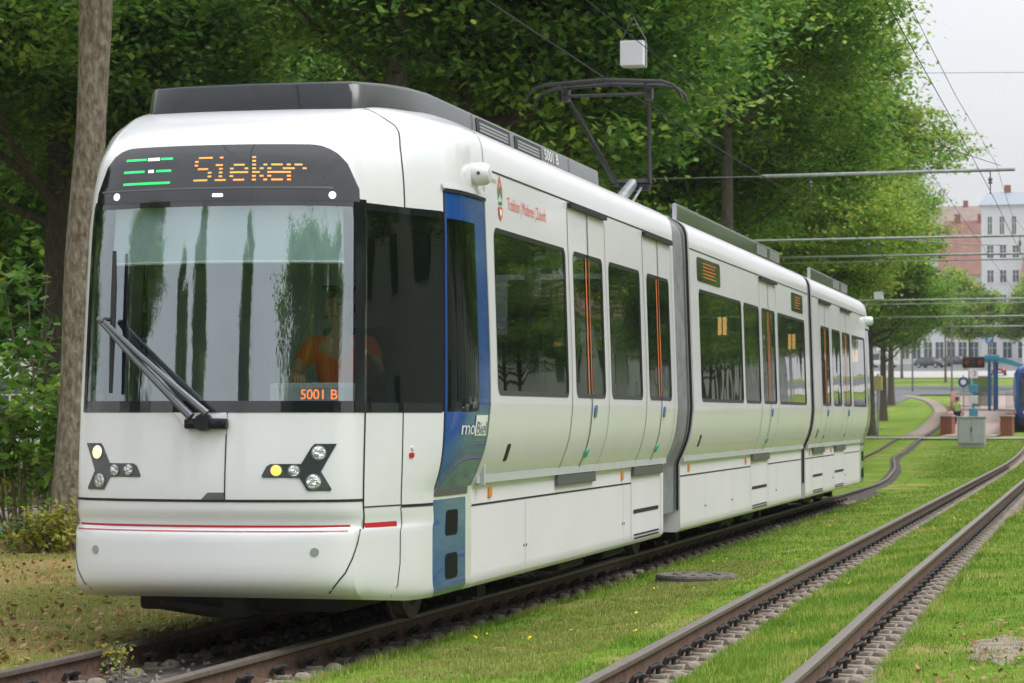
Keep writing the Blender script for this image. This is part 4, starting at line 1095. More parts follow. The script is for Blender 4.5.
# trees across the tracks and behind the camera: seen only mirrored in the tram's glass
RT_ = [('B', 17, 24, .4, 1.0), ('B', 18, 37, 1.4, .95), ('A', 17, 50, 2.4, 1.0)]+[(('B', 'A', 'B', 'C')[q % 4], 17+(q*37 % 6), 62+q*13, q*1.7, 1.0-.1*(q % 2)) for q in range(16)]
for i, (k, x, y, rz, s) in enumerate(RT_): tree(k, x, y, rz, s, 'street tree across the lawn, mirrored in the tram windows', 'street trees across the lawn', 'leaf')
for i, (k, x, y, rz, s, lab) in enumerate((('F', 6, -15, .5, 1.1, 'broad dense tree behind the viewer, mirrored at the right of the windscreen'), ('F', 14, -13, .5, 1.1, 'third dense tree behind the viewer on the right, mirrored in the side of the windscreen'), ('F', 22, -8, 1.5, 1.1, 'second broad tree behind the viewer, mirrored at the right of the windscreen'), ('B', -30, -8, 2.5, .95, 'broad tree behind the viewer, mirrored at the left of the windscreen'))): tree(k, x, y, rz, s, lab, None, 'leafd')
for i, (x, y, rz, s) in enumerate(((-8.5, -30, 0, .8), (-25, -34, 1, .95), (-33, -36, 2.5, .8))): tree('P', x, y, rz, s, 'slender poplar behind the viewer, mirrored in the windscreen', 'poplars behind the viewer', 'leafd')

# sapling thicket left of the trunk
def shrub(name, label, x, y, h, w, n, per, L, m, seed, stems=7, cat='bush', sp=.10, sr=1):
    t = thing(name, label, cat, (x, y, tz(y)-.04)); r_ = np.random.RandomState(seed); mb = MB(); C = []
    for i in range(stems):
        a = r_.uniform(0, 6.28); e = Vector((x+math.cos(a)*w*r_.uniform(.3, 1), y+math.sin(a)*w*r_.uniform(.3, 1), h*r_.uniform(.6, 1.05)))
        b = Vector((x+r_.normal()*.1*sr, y+r_.normal()*.1*sr, -.05)); m_ = (b+e)/2+Vector((r_.normal()*.1*sr, r_.normal()*.1*sr, .15*sr)); mb.tube([b, m_, e], [.018*sr, .012*sr, .005*sr], 5)
        for q in range(n//stems):
            s_ = r_.uniform(.12 if h < .5 else .48, 1.0); p = b*(1-s_)**2+m_*2*s_*(1-s_)+e*s_*s_; C.append(p+Vector(r_.normal(size=3))*.16*sr)
    mb.build('stem', M['bark'], t)
    v, f = leaves_np(r_, np.array([[c.x-x, c.y-y, c.z] for c in C if c.z > .05]), per, (sp, sp, sp*.7), L, L*.8, flat=.3)
    np_mesh('foliage', v, f, M[m], t)
    return t
shrub('sapling', 'leafy maple sapling with large leaves left of the leaning trunk', -11.95, 26.4, 2.1, .7, 90, 5, .17, 'leaf', 3, 9)
shrub('sapling', 'lower leafy sapling at the left picture edge beside the road', -12.3, 26.6, 1.7, .5, 60, 5, .16, 'leafy', 4, 5)
shrub('sapling', 'thin-stemmed sapling with sparse leaves close to the leaning trunk', -11.45, 26.2, 1.9, .4, 90, 6, .15, 'leaf', 6, 5)
shrub('sapling', 'tall sapling reaching up beside the leaning trunk at the left edge', -12.3, 27.6, 3.0, .6, 80, 5, .18, 'leafd', 8, 6)
shrub('ground_plant', 'small yellow-green plant at the foot of the leaning trunk', -11.0, 25.1, .30, .28, 190, 6, .075, 'leafyel', 5, 12, 'plant', .05, .8)
shrub('ground_plant', 'low green plant left of the foot of the trunk', -11.45, 25.5, .32, .3, 40, 6, .09, 'leaf', 9, 8, 'plant', .05)
shrub('weed', 'tuft of weeds between the rails below the tram nose', -5.45, 13.4, .08, .08, 30, 5, .03, 'leafy', 12, 10, 'plant', .03, .18)
shrub('weed', 'small weed beside the near rail of the tram track', -5.75, 14.1, .10, .10, 50, 5, .035, 'leafyel', 13, 8, 'plant', .03, .18)
if 0: shrub('bush', 'dark green clipped bush beyond the road at the far left', -19.5, 41, 1.3, 1.6, 320, 8, .16, 'leafd', 14, 12, 'bush', .2)

# ------------------------------------------------------------------ grass blades and litter
def blades(name, label, regions, m, seed, h0, h1, w0=.004, cat=None):
    rs = np.random.RandomState(seed); VV = []; FF = 0
    for (y0, y1, xf, n, hs) in regions:
        # more blades nearer the camera
        u = rs.uniform(0, 1, n); yy = y0*y1/(y1-u*(y1-y0)) if y0 > 0 else rs.uniform(y0, y1, n)
        tab = np.array([xf(q) for q in np.linspace(y0, y1, 200)]); q = np.linspace(y0, y1, 200)
        a = np.interp(yy, q, tab[:, 0]); b = np.interp(yy, q, tab[:, 1]); xx = a+(b-a)*rs.uniform(0, 1, n)
        # clumping
        cl = np.sin(xx*7.3+np.sin(yy*3.1)*2)*np.sin(yy*6.1+np.sin(xx*4.7)*2); keep = rs.uniform(-1.2, 1, n) < cl+.5; xx = xx[keep]; yy = yy[keep]; cl = cl[keep]; k = len(xx)
        zz = ground_z(xx, yy)-.006
        an = rs.uniform(0, 6.283, k); h = rs.uniform(h0, h1, k)*hs*(1+.35*cl); ln = rs.normal(0, .45, k)*h; w = w0*rs.uniform(.6, 1.5, k)*np.maximum(1, yy/16)
        dx, dy = np.cos(an), np.sin(an); ax, ay = np.cos(an+1.57), np.sin(an+1.57)
        b0 = np.stack([xx-dx*w, yy-dy*w, zz], 1); b1 = np.stack([xx+dx*w, yy+dy*w, zz], 1); tp = np.stack([xx+ax*ln, yy+ay*ln, zz+h], 1)
        VV.append(np.stack([b0, b1, tp], 1).reshape(-1, 3))
    V = np.concatenate(VV); o = np_mesh(name, V, np.arange(len(V)).reshape(-1, 3), M[m]); tag(o, label, cat or 'grass', kind='stuff'); return o
blades('grass', 'bright green lawn grass between and beside the rails', [
    (9, 60, lambda y: (RX(y)-.19, RX(y)+.46), 64000, 1.0),
    (9, 60, lambda y: (RX(y)-.25, RX(y)-.12), 6000, 1.2),
    (9, 60, lambda y: (LX(y)+.98, RX(y)-.57), 84000, .65),
    (9, 60, lambda y: (LX(y)+.88, LX(y)+1.05), 11000, 1.3),
    (11, 60, lambda y: (RX(y)+.89, RX(y)+2.6), 72000, .75),
    (9, 40, lambda y: (RX(y)+.82, RX(y)+.95), 7000, 1.1),
    (60, 118, lambda y: (LX(y)+1.0, RX(y)-.57), 30000, 1.0),
    (60, 110, lambda y: (RX(y)-.2, RX(y)+.46), 8000, 1.2)], 'blade', 21, .025, .06)
blades('dry_grass', 'dry brownish grass strip left of the tram', [
    (12, 45, lambda y: (LX(y)-6.8, LX(y)-.62), 75000, .8),
    (14, 26, lambda y: (LX(y)+1.3, RX(y)-.9), 45000, .6)], 'bladedry', 22, .025, .06)
def litter(seed):
    rs = np.random.RandomState(seed); n = 2300; y = 12+16*rs.uniform(0, 1, n)**1.2; x = np.array([LX(q) for q in y])-.65-rs.uniform(0, 1, n)*(.42*y-4.0).clip(1, 7)
    v, f = leaves_np(rs, np.stack([x, y, np.full(n, -.01)], 1), 1, (.01, .01, .008), .06, .045, flat=.2, droop=0); return v, f
v, f = litter(9)
rs = np.random.RandomState(31); n = 260; yq = rs.uniform(14.5, 19, n); xq = np.array([RX(q) for q in yq])+rs.uniform(1.1, 2.2, n)
v2, f2_ = leaves_np(rs, np.stack([xq, yq, ground_z(xq, yq)+.02], 1), 1, (.01, .01, .008), .05, .035, flat=.2, droop=0); f = np.concatenate([f, f2_+len(v)]); v = np.concatenate([v, v2]); o = np_mesh('fallen_leaves', v, f, M['litter']); tag(o, 'brown fallen leaves scattered over the dry grass', 'leaf litter', kind='stuff')
def stones(seed):
    rs = np.random.RandomState(seed); n = 2600; y = 9+30*rs.uniform(0, 1, n)**1.5; s = rs.choice([0, 1, 2], n)
    x = np.array([LX(q) for q in y])+np.where(s == 0, rs.uniform(.62, .95, n), np.where(s == 1, rs.uniform(-.42, .42, n), rs.uniform(.62, 1.0, n)))
    oc = np.array([(1, 0, 0), (-1, 0, 0), (0, 1, 0), (0, -1, 0), (0, 0, 1), (0, 0, -1)]); tf = np.array([(0, 2, 4), (2, 1, 4), (1, 3, 4), (3, 0, 4), (2, 0, 5), (1, 2, 5), (3, 1, 5), (0, 3, 5)])
    z = np.where(s == 1, -.13, -.16)
    V = np.stack([x, y, z], 1)[:, None, :]+oc[None]*rs.uniform(.010, .032, (n, 6, 1)); return V.reshape(-1, 3), (tf[None]+np.arange(n)[:, None, None]*6).reshape(-1, 3)
v, f = stones(4); o = np_mesh('gravel', v, f, M['conc']); tag(o, 'loose grey gravel along the rails under the tram', 'gravel', kind='stuff')

rs = np.random.RandomState(77); n = 36; yq = 16+28*rs.uniform(0, 1, n)**1.3; xq = np.array([LX(q) for q in yq])+rs.uniform(1.1, 2.4, n); k = n//3; xq[:k] = np.array([RX(q) for q in yq[:k]])+rs.uniform(-.1, .4, k)
fv, ff_ = leaves_np(rs, np.stack([xq, yq, ground_z(xq, yq)+.045], 1), 3, (.008, .008, .004), .026, .022, flat=.3, droop=0)
o = np_mesh('lawn_flowers', fv, ff_, M['flower']); tag(o, 'tiny yellow flowers dotted over the lawn', 'flowers', kind='stuff')
# manhole
t = thing('manhole', 'round rusty iron manhole cover raised on a ring in the grass beside the tram', 'manhole', (-3.72, 22.9, -.10))
mb = MB(); mb.lathe((-3.72, 22.9, -.12), [(.40, 0), (.38, .05), (.34, .055)], 36); mb.build('manhole_ring', M['conc'], t)
mb = MB(); mb.lathe((-3.72, 22.9, -.07), [(.37, 0), (.375, .03), (.365, .05), (.30, .052), (.29, .045), (.0, .045)], 40)
for i in range(8):
    a = i*.785; mb.box(-3.72+.2*math.cos(a)-.02, -3.72+.2*math.cos(a)+.02, 22.9+.2*math.sin(a)-.02, 22.9+.2*math.sin(a)+.02, -.03, -.014)
mb.build('manhole_lid', M['iron'], t)
# bare soil patch at the right edge
mb = MB(); n = 30; c = (-.72, 16.9); vs = [(c[0]+(.42+.08*math.sin(i*2.1)+.05*math.sin(i*5))*math.cos(i*6.283/n)*.55, c[1]+(1.0+.15*math.sin(i*1.7))*math.sin(i*6.283/n), float(ground_z([c[0]], [c[1]])[0])+.004) for i in range(n)]
mb.add(vs+[(c[0], c[1], float(ground_z([c[0]], [c[1]])[0])+.02)], [(i, (i+1) % n, n) for i in range(n)]); o = mb.build('soil_patch', M['dirt']); tag(o, kind='structure')

# ------------------------------------------------------------------ overhead line
def contact_z(y): return 5.2
LTW = lambda y: LX(y)+.0
ARMS = [(46, -10.6, -1.75, 'nearest long grey crossarm over both tracks, ending against the sky'), (63, -11.2, -1.9, 'second grey crossarm, just above the tram roof line'), (70, -11.8, -1.6, 'third crossarm, a thin double tube below the second one'),
        (97, -11.9, -1.7, 'fourth crossarm, beside the small hanging white box'), (114, -12.9, -2.0, 'fifth crossarm, crossing in front of the small street trees'), (127, -13.4, -2.6, 'farthest crossarm, level with the tail of the tram')]
for (y, xp, x1, lab) in ARMS:
    z = 5.75+tz(y)*.0; t = thing('catenary_mast', lab, 'catenary mast', (xp, y, tz(y)), group='catenary masts with crossarms')
    mb = MB(); mb.tube([(xp, y, tz(y)-.1), (xp, y, 6.0)], [.13, .10], 12); mb.build('mast', M['steel'], t)
    mb = MB(); xs = -6.3 if y == 46 else -8.9 if y == 63 else xp
    if xs > xp: mb.tube([(xp, y, z), (xs, y, z)], .009, 6)
    mb.tube([(xs, y, z), (x1, y, z+.03)], .032, 8)
    if y in (70, 97): mb.tube([(xp, y+.02, z-.16), (x1, y+.02, z-.12)], .022, 6)
    if y == 63: mb.tube([(-5.2, y, z-.02), (-3.4, y, z-.18), (-2.6, y, z-.2)], .014, 6)
    mb.build('crossarm', M['steel'], t)
    for wx in ((LX(y)), (RX(y)+.3)):
        mb = MB(); mb.tube([(wx, y, z+.02), (wx, y, z-.40)], .012, 6); mb.lathe((wx, y, z-.22), [(.02, 0), (.045, .02), (.02, .05), (.045, .08), (.02, .12)], 10); mb.build('insulator', M['sill'], t)
def wire(label, pts, r=.007, cat='overhead wire', m='wire'):
    mb = MB(); mb.tube(pts, r, 6); o = mb.build('overhead_wire', M[m]); tag(o, label, cat); return o
ysw = [-40, -10, 10, 23, 34, 46, 54, 63, 70, 83, 97, 114, 127, 160, 200]
wire('contact wire over the empty right-hand track', [(-2.05-.012*max(0, y-40)*.6 if y < 100 else RX(y)+.1, y, 5.22) for y in ysw], .0055)
wire('thin messenger wire above the right-hand track', [(-2.05-.010*max(0, y-40)*.6, y, 5.9 if y in (46, 63, 70, 97, 114, 127) else 5.62) for y in ysw[:13]], .004)
wire('second wire running over the lawn left of the empty track', [(-3.0-.006*max(0, y-30), y, 5.55) for y in ysw[:13]], .0045)
wire('contact wire touching the pantograph of the tram', [(-5.38, -40, 5.1), (-5.38, 5, 5.08), (-5.38, 27.1, 5.065), (-5.38, 46, 5.2), (-5.4, 63, 5.2), (-6.5, 70, 5.2), (-8.2, 97, 5.2)], .008)
wire('stay wire slanting behind the pantograph over the tram', [(-6.3, 10, 6.0), (-6.1, 27, 6.35), (-5.9, 46, 6.1), (-6.0, 63, 6.0)], .006)
wire('span wire carrying the hanging white box over the tram', [(-7.8, 36, 8.6), (-7.12, 38, 7.47), (-6.6, 41, 6.95), (-6.0, 46, 6.3)], .007)
wire('thin span wire crossing the pale sky at the right', [(-12, 60, 9.6), (4, 60, 9.2)], .006)
wire('drooping span wire from the tree to the nearest crossarm end', [(-3.9, 46, 6.55), (-2.7, 46, 6.1), (-2.0, 46, 5.85)], .006)
# hanging box
t = thing('hanging_box', 'white box hanging on a wire yoke above the pantograph', 'box', (-7.13, 38, 6.9))
mb = MB(); mb.box(-7.31, -6.95, 37.84, 38.16, 6.71, 7.09, bev=.012); mb.build('box_body', M['sign_white'], t)
mb = MB(); mb.tube([(-7.32, 38, 6.71), (-7.32, 38, 7.12), (-7.13, 38, 7.47), (-6.94, 38, 7.12), (-6.94, 38, 6.71)], .012, 6); mb.tube([(-7.32, 38, 7.1), (-6.94, 38, 7.1)], .01, 6); mb.build('wire_yoke', M['sill'], t)
t = thing('hanging_box', 'small white box hanging below the fourth crossarm, left of the tram tail', 'box', (-8.75, 96.8, 6.0))
mb = MB(); mb.box(-8.93, -8.60, 96.65, 96.95, 5.78, 6.06, bev=.01); mb.build('box_body', M['sign_white'], t)
mb = MB(); mb.tube([(-8.92, 96.8, 6.0), (-8.75, 96.8, 6.3), (-8.6, 96.8, 6.0)], .01, 6); mb.build('wire_yoke', M['sill'], t)

# ------------------------------------------------------------------ people
def skin_mesh(name, joints, edges, mtl, parent, sub=2):
    """joints: name -> (x,y,z,r[,r2]) in parent space"""
    names = list(joints); idx = {n: i for i, n in enumerate(names)}
    me = bpy.data.meshes.new(name); me.from_pydata([joints[n][:3] for n in names], [(idx[a], idx[b]) for a, b in edges], []); me.materials.append(mtl)
    o = bpy.data.objects.new(name, me); col.objects.link(o)
    if parent is not None: o.parent = parent
    sk = o.modifiers.new('skin', 'SKIN'); sk.use_smooth_shade = True
    for i, n in enumerate(names):
        r = joints[n][3:]; d = me.skin_vertices[0].data[i]; d.radius = (r[0], r[-1]); d.use_root = (i == 0)
    s = o.modifiers.new('sub', 'SUBSURF'); s.levels = sub; s.render_levels = sub
    return o
def person(label, loc, rz, J, shirt, trousers, shirt_to, hair='hair', fingers=False, vest=None, boots=True):
    """J: joint positions (local); the body is one skinned surface, clothes are children"""
    root = thing('person', label, 'person', loc, rz)
    rad = dict(pel=(.13, .10), sp1=(.125, .095), sp2=(.145, .105), neck=(.052, .052), head1=(.062, .07), head2=(.085, .10), head3=(.075, .09),
               shL=(.06, .06), shR=(.06, .06), elL=(.042, .042), elR=(.042, .042), wrL=(.028, .028), wrR=(.028, .028), haL=(.04, .022), haR=(.04, .022),
               hiL=(.085, .085), hiR=(.085, .085), knL=(.058, .058), knR=(.058, .058), anL=(.038, .038), anR=(.038, .038), toL=(.04, .028), toR=(.04, .028))
    jj = {n: tuple(J[n])+rad[n] for n in rad if n in J}
    E = [('pel', 'sp1'), ('sp1', 'sp2'), ('sp2', 'neck'), ('neck', 'head1'), ('head1', 'head2'), ('head2', 'head3'), ('sp2', 'shL'), ('sp2', 'shR'), ('shL', 'elL'), ('shR', 'elR'), ('elL', 'wrL'), ('elR', 'wrR'), ('wrL', 'haL'), ('wrR', 'haR'),
         ('pel', 'hiL'), ('pel', 'hiR'), ('hiL', 'knL'), ('hiR', 'knR'), ('knL', 'anL'), ('knR', 'anR'), ('anL', 'toL'), ('anR', 'toR')]
    # nose, ears
    h2 = Vector(J['head2']); fwd = Vector(J.get('face', (0, -1, 0))).normalized(); sd = fwd.cross(Vector((0, 0, 1))).normalized()
    nz = h2+fwd*.112+Vector((0, 0, -.01)); jj['nose'] = tuple(nz)+(.012, .016); E.append(('head2', 'nose'))
    for s in (1, -1):
        e = h2+sd*s*.095; jj['ear%d' % s] = tuple(e)+(.014, .02); E.append(('head2', 'ear%d' % s))
    order = ['pel']+[n for n in jj if n != 'pel']; jj = {n: jj[n] for n in order}
    # fingers: five short chains rooted in each palm
    for side in ('L', 'R'):
        w = Vector(J['wr'+side]); h = Vector(J['ha'+side]); d = (h-w).normalized(); up = Vector(J.get('palm'+side, (0, 0, -1))); a = d.cross(up).normalized()
        for k, (o_, l) in enumerate(((-.030, .060), (-.010, .072), (.010, .068), (.029, .052))):
            p0 = h+a*o_; p1 = p0+d*l*.6+up*.012; p2 = p1+d*l*.3+up*.030
            jj['f%s%da' % (side, k)] = tuple(p1)+(.0095, .0095); jj['f%s%db' % (side, k)] = tuple(p2)+(.008, .008)
            E += [('ha'+side, 'f%s%da' % (side, k)), ('f%s%da' % (side, k), 'f%s%db' % (side, k))]
        tside = -1; p1 = w+d*.03+a*tside*.045+up*.015; p2 = p1+d*.035+a*tside*.010+up*.02
        jj['t%sa' % side] = tuple(p1)+(.012, .012); jj['t%sb' % side] = tuple(p2)+(.0095, .0095); E += [('wr'+side, 't%sa' % side), ('t%sa' % side, 't%sb' % side)]
    body = skin_mesh('body', jj, E, M['skin'], root)
    def sub_(names, k, extra=None, cut=None):
        d = {n: tuple(J[n])+tuple(x+k for x in rad[n]) for n in names}
        if extra: d.update(extra)
        return d
    mid = lambda a, b, t: tuple(Vector(J[a])*(1-t)+Vector(J[b])*t)
    sj = sub_(['pel', 'sp1', 'sp2', 'shL', 'shR'], .020, {'nk': mid('sp2', 'neck', .75)+(.07, .07), 'aL': mid('shL', 'elL', shirt_to)+(.062, .062), 'aR': mid('shR', 'elR', shirt_to)+(.062, .062)})
    sh = skin_mesh('shirt', sj, [('pel', 'sp1'), ('sp1', 'sp2'), ('sp2', 'nk'), ('sp2', 'shL'), ('sp2', 'shR'), ('shL', 'aL'), ('shR', 'aR')], M[shirt], root)
    tj = sub_(['pel', 'hiL', 'hiR', 'knL', 'knR'], .016, {'aL': tuple(Vector(J['anL'])+Vector((0, 0, .05)))+(.058, .058), 'aR': tuple(Vector(J['anR'])+Vector((0, 0, .05)))+(.058, .058)})
    skin_mesh('trousers', tj, [('pel', 'hiL'), ('pel', 'hiR'), ('hiL', 'knL'), ('hiR', 'knR'), ('knL', 'aL'), ('knR', 'aR')], M[trousers], root)
    hj = {'a': tuple(h2+Vector((0, 0, .045))-fwd*.02)+(.088, .096), 'b': tuple(Vector(J['head3'])+Vector((0, 0, .02))-fwd*.01)+(.078, .09), 'c': tuple(h2-fwd*.05+Vector((0, 0, -.03)))+(.07, .06)}
    skin_mesh('hair', hj, [('a', 'b'), ('a', 'c')], M[hair], root)
    for s in (1, -1):
        e = h2+fwd*.098+sd*s*.034+Vector((0, 0, .015)); mb = MB(); mb.lathe(tuple(e), [(.002, -.010), (.009, -.006), (.011, 0), (.009, .006), (.002, .010)], 10, 'y'); mb.build('eye', M['cloth_black'], root, local=True)
    mo = h2+fwd*.098+Vector((0, 0, -.062)); mb = MB(); mb.tube([mo-sd*.022, mo+fwd*.006, mo+sd*.022], .005, 6); mb.build('mouth', M['redlamp'], root, local=True)
    for s in ('L', 'R'):
        skin_mesh('shoe', {'a': tuple(Vector(J['an'+s])+Vector((0, 0, -.03)))+(.048, .05), 'b': tuple(Vector(J['to'+s]))+(.046, .034)}, [('a', 'b')], M['cloth_black'], root, 1)
    return root
# driver, seated (local: looks along -y, floor of the cab at z=.95)
JD = dict(pel=(0, 0, 1.42), sp1=(0, .02, 1.60), sp2=(0, 0, 1.82), neck=(0, -.01, 1.97), head1=(0, -.03, 2.04), head2=(0, -.04, 2.12), head3=(0, -.03, 2.19),
          shL=(-.19, 0, 1.87), elL=(-.27, -.16, 1.66), wrL=(-.16, -.38, 1.66), haL=(-.13, -.46, 1.66), shR=(.19, 0, 1.87), elR=(.30, -.14, 1.69), wrR=(.30, -.37, 1.80), haR=(.29, -.45, 1.82),
          hiL=(-.10, -.05, 1.42), knL=(-.13, -.45, 1.46), anL=(-.13, -.50, 1.04), toL=(-.13, -.64, .99), hiR=(.10, -.05, 1.42), knR=(.13, -.45, 1.46), anR=(.13, -.50, 1.04), toR=(.13, -.64, .99))
d_ = person('driver in an orange T-shirt seated behind the windscreen of the tram, hand on the desk', (TC+.46, 15.88, 0), 0, JD, 'shirt_orange', 'cloth_navy', .62)
JW = dict(pel=(0, 0, .95), sp1=(0, 0, 1.12), sp2=(0, -.02, 1.36), neck=(0, -.03, 1.50), head1=(0, -.04, 1.56), head2=(0, -.05, 1.64), head3=(0, -.04, 1.72),
          shL=(-.19, 0, 1.42), elL=(-.25, .06, 1.15), wrL=(-.24, -.08, .94), haL=(-.23, -.12, .87), shR=(.19, 0, 1.42), elR=(.25, -.06, 1.15), wrR=(.24, -.22, .98), haR=(.23, -.28, .93),
          hiL=(-.09, 0, .93), knL=(-.10, -.16, .52), anL=(-.10, -.08, .09), toL=(-.10, -.22, .04), hiR=(.09, 0, .93), knR=(.10, .02, .50), anR=(.10, .22, .12), toR=(.10, .12, .05))
person('person in a green-yellow hi-vis vest and dark trousers walking at the platform end', (-8.02, 132.6, tz(132.6)+.12), R(150), JW, 'hivis', 'cloth_navy', .35, 'hair')
person('person in a black T-shirt and pale trousers beyond the road at the left edge', (-36.6, 80, tz(80)-.03), R(170), JW, 'cloth_black', 'khaki', .5)

# ------------------------------------------------------------------ cars
def car(label, x, y, rz, paint, z=None, group='cars parked by the far street', tall=0):
    root = thing('car', label, 'car', (0, 0, 0), 0, group)
    mb = MB(); w = .88
    prof = [(-2.15, .32), (-2.2, .62), (-2.12, .86), (-1.2, .98), (2.0, 1.0), (2.15, .85), (2.2, .4), (2.1, .28), (-2.0, .26)]
    vs = []
    for s, ww in ((-1, 1), (-1, .0), (1, 0), (1, 1)):
        pass
    for s in (-w, -w*.96, w*.96, w):
        for (a, h) in prof:
            k = .97 if abs(s) == w else 1
            vs.append((s, a*k, .6+(h-.6)*(.93 if abs(s) == w else 1)))
    n = len(prof); fs = [(i*n+j, i*n+(j+1) % n, (i+1)*n+(j+1) % n, (i+1)*n+j) for i in range(3) for j in range(n)]+[tuple(range(n)), tuple(range(3*n, 4*n))]
    mb.add(vs, fs, 0, True); body = mb.build('body', M[paint], root, auto=40)
    mb = MB(); H = 1.46+tall
    b = [(-1.15, .97), (-.45, H), (1.25, H), (1.95, .99)]
    vs = [(s*(w-.06) if h < 1.2 else s*(w-.22), a, h) for s in (-1, 1) for a, h in b]
    mb.add(vs, [(0, 1, 2, 3), (4, 5, 6, 7), (0, 1, 5, 4), (2, 3, 7, 6)]); mb.build('window', M['carglass'], root)
    mb = MB(); mb.box(-(w-.20), w-.20, -.47, 1.27, H-.02, H+.03, bev=.02)
    for s in (-1, 1):
        for (p, q) in ((b[0], b[1]), (b[2], b[3])): mb.tube([(s*(w-.055), p[0] if p[1] < 1.2 else p[0], p[1]) if p[1] < 1.2 else (s*(w-.215), p[0], p[1]), (s*(w-.055), q[0], q[1]) if q[1] < 1.2 else (s*(w-.215), q[0], q[1])], .035, 6)
        mb.tube([(s*(w-.05), .35, .98), (s*(w-.21), .35, H)], .035, 6)
    mb.build('roof', M[paint], root)
    for s in (-1, 1):
        for a in (-1.35, 1.35):
            mb = MB(); mb.lathe((s*(w-.08), a, .32), [(.1, -.1), (.30, -.1), (.32, -.07), (.32, .07), (.30, .1), (.1, .1)], 18, 'x'); wh = mb.build('wheel', M['tyre'], root)
            mb = MB(); mb.lathe((s*(w+.01), a, .32), [(.0, 0), (.19, 0), (.19, .02), (.05, .03)] if s > 0 else [(.0, 0), (.19, 0), (.19, -.02), (.05, -.03)], 14, 'x'); mb.build('rim', M['alu'], wh, root=root)
        mb = MB(); mb.box(s*.62-.16, s*.62+.16, -2.19, -2.08, .66, .80, bev=.02); mb.build('headlight', M['lens'], root)
        mb = MB(); mb.box(s*.66-.12, s*.66+.12, 2.08, 2.18, .70, .90, bev=.02); mb.build('tail_light', M['redlamp'], root)
    mb = MB(); mb.box(-.26, .26, -2.23, -2.18, .42, .53); mb.build('number_plate', M['sign_white'], root)
    root.location = (x, y, tz(y)+.04 if z is None else z); root.rotation_euler = (0, 0, rz); return root
car('dark green estate car parked on the far street left of the platform', -25.6, 362, R(62), 'cardark')
car('dark red hatchback on the road right behind the turquoise shelter', -13.9, 310, R(5), 'carred')
car('black car half hidden behind the dark green estate car', -22.6, 372, R(75), 'cardark')
car('white van parked left of the far dark estate car', -32.5, 366, R(80), 'carwhite', tall=.5)
car('dark car on the far street behind the trunks of the row', -36.5, 352, R(70), 'cardark')
car('silver car at the right edge beyond the platform', -10.4, 322, R(12), 'carsilver')
for i, (x, y, rz, p) in enumerate(((9.2, 30, 0, 'carwhite'), (9.2, 37, 0, 'carsilver'), (9.3, 44, 0, 'carwhite'), (9.2, 53, 0, 'cardark'), (9.3, 61, 0, 'carwhite'), (9.2, 23, 0, 'carred'), (5.2, 84, 0, 'carwhite'), (5.4, 96, 0, 'carsilver'), (5.2, 110, 0, 'carred'), (5.3, 128, 0, 'carwhite'))):
    car('parked car across the lawn, seen mirrored in the tram windows', x, y, R(180), p, group='cars parked across the lawn')
sheet('side_street', lambda y: 7.5, lambda y: 12.0, -40, 120, .03, M['asphalt'])

# ------------------------------------------------------------------ houses
def house(name, label, x0, x1, y, depth, zb, ze, zr, wallm, roofm, wins, gable=False, shop=False, doorx=None):
    """front wall at y facing the camera; wins = list of (x, z, w, h)"""
    t = thing(name, label, 'building', ((x0+x1)/2, y, zb))
    mb = MB(); mb.box(x0, x1, y, y+depth, zb-2, ze); mb.box(x0-.1, x1+.1, y-.12, y, ze-.4, ze-.05); mb.build('wall', M[wallm], t)
    mb = MB()
    if gable:
        xm = (x0+x1)/2; vs = [(x0-.3, y-.3, ze-.1), (xm, y-.3, zr), (x1+.3, y-.3, ze-.1)]+[(x0-.3, y+depth, ze-.1), (xm, y+depth, zr), (x1+.3, y+depth, ze-.1)]
        mb.add(vs, [(0, 1, 4, 3), (1, 2, 5, 4)]); mb.build('roof', M[roofm], t)
        mb = MB(); mb.add([(x0, y, ze), (x1, y, ze), (xm, y, zr-.3)], [(0, 1, 2)]); mb.build('gable', M[wallm], t)
    else:
        yr = y+depth*.5
        mb.add([(x0-.3, y-.4, ze-.05), (x1+.3, y-.4, ze-.05), (x1-.5, yr, zr), (x0+.5, yr, zr), (x0-.3, y+depth, ze-.05), (x1+.3, y+depth, ze-.05)], [(0, 1, 2, 3), (3, 2, 5, 4), (0, 3, 4), (1, 5, 2)])
        rf = mb.build('roof', M[roofm], t)
        for cx in (x0+(x1-x0)*.3, x0+(x1-x0)*.72):
            mb = MB(); mb.box(cx-.5, cx+.5, yr-.4, yr+.4, zr-.8, zr+1.1); mb.build('chimney', M['brick'], rf, root=t)
    for (wx, wz, ww, wh) in wins:
        mb = MB(); mb.box(wx-ww/2, wx+ww/2, y-.015, y+.1, wz, wz+wh); w = mb.build('window', M['winblue'], t)
        mb = MB(); f_ = .09
        mb.box(wx-ww/2-f_, wx-ww/2+.03, y-.06, y+.05, wz-f_, wz+wh+f_); mb.box(wx+ww/2-.03, wx+ww/2+f_, y-.06, y+.05, wz-f_, wz+wh+f_)
        mb.box(wx-ww/2-f_-.1, wx+ww/2+f_+.1, y-.12, y+.05, wz-f_-.08, wz-f_+.04); mb.box(wx-ww/2, wx+ww/2, y-.055, y+.05, wz+wh-.03, wz+wh+f_); mb.box(wx-.04, wx+.04, y-.05, y+.05, wz, wz+wh); mb.box(wx-ww/2, wx+ww/2, y-.05, y+.05, wz+wh*.62, wz+wh*.62+.06)
        mb.build('window_frame', M['frame_w'], w, root=t)
    return t
def rowwin(x0, x1, n, z, w, h): return [(x0+(x1-x0)*(i+.5)/n, z, w, h) for i in range(n)]
zb = tz(400)
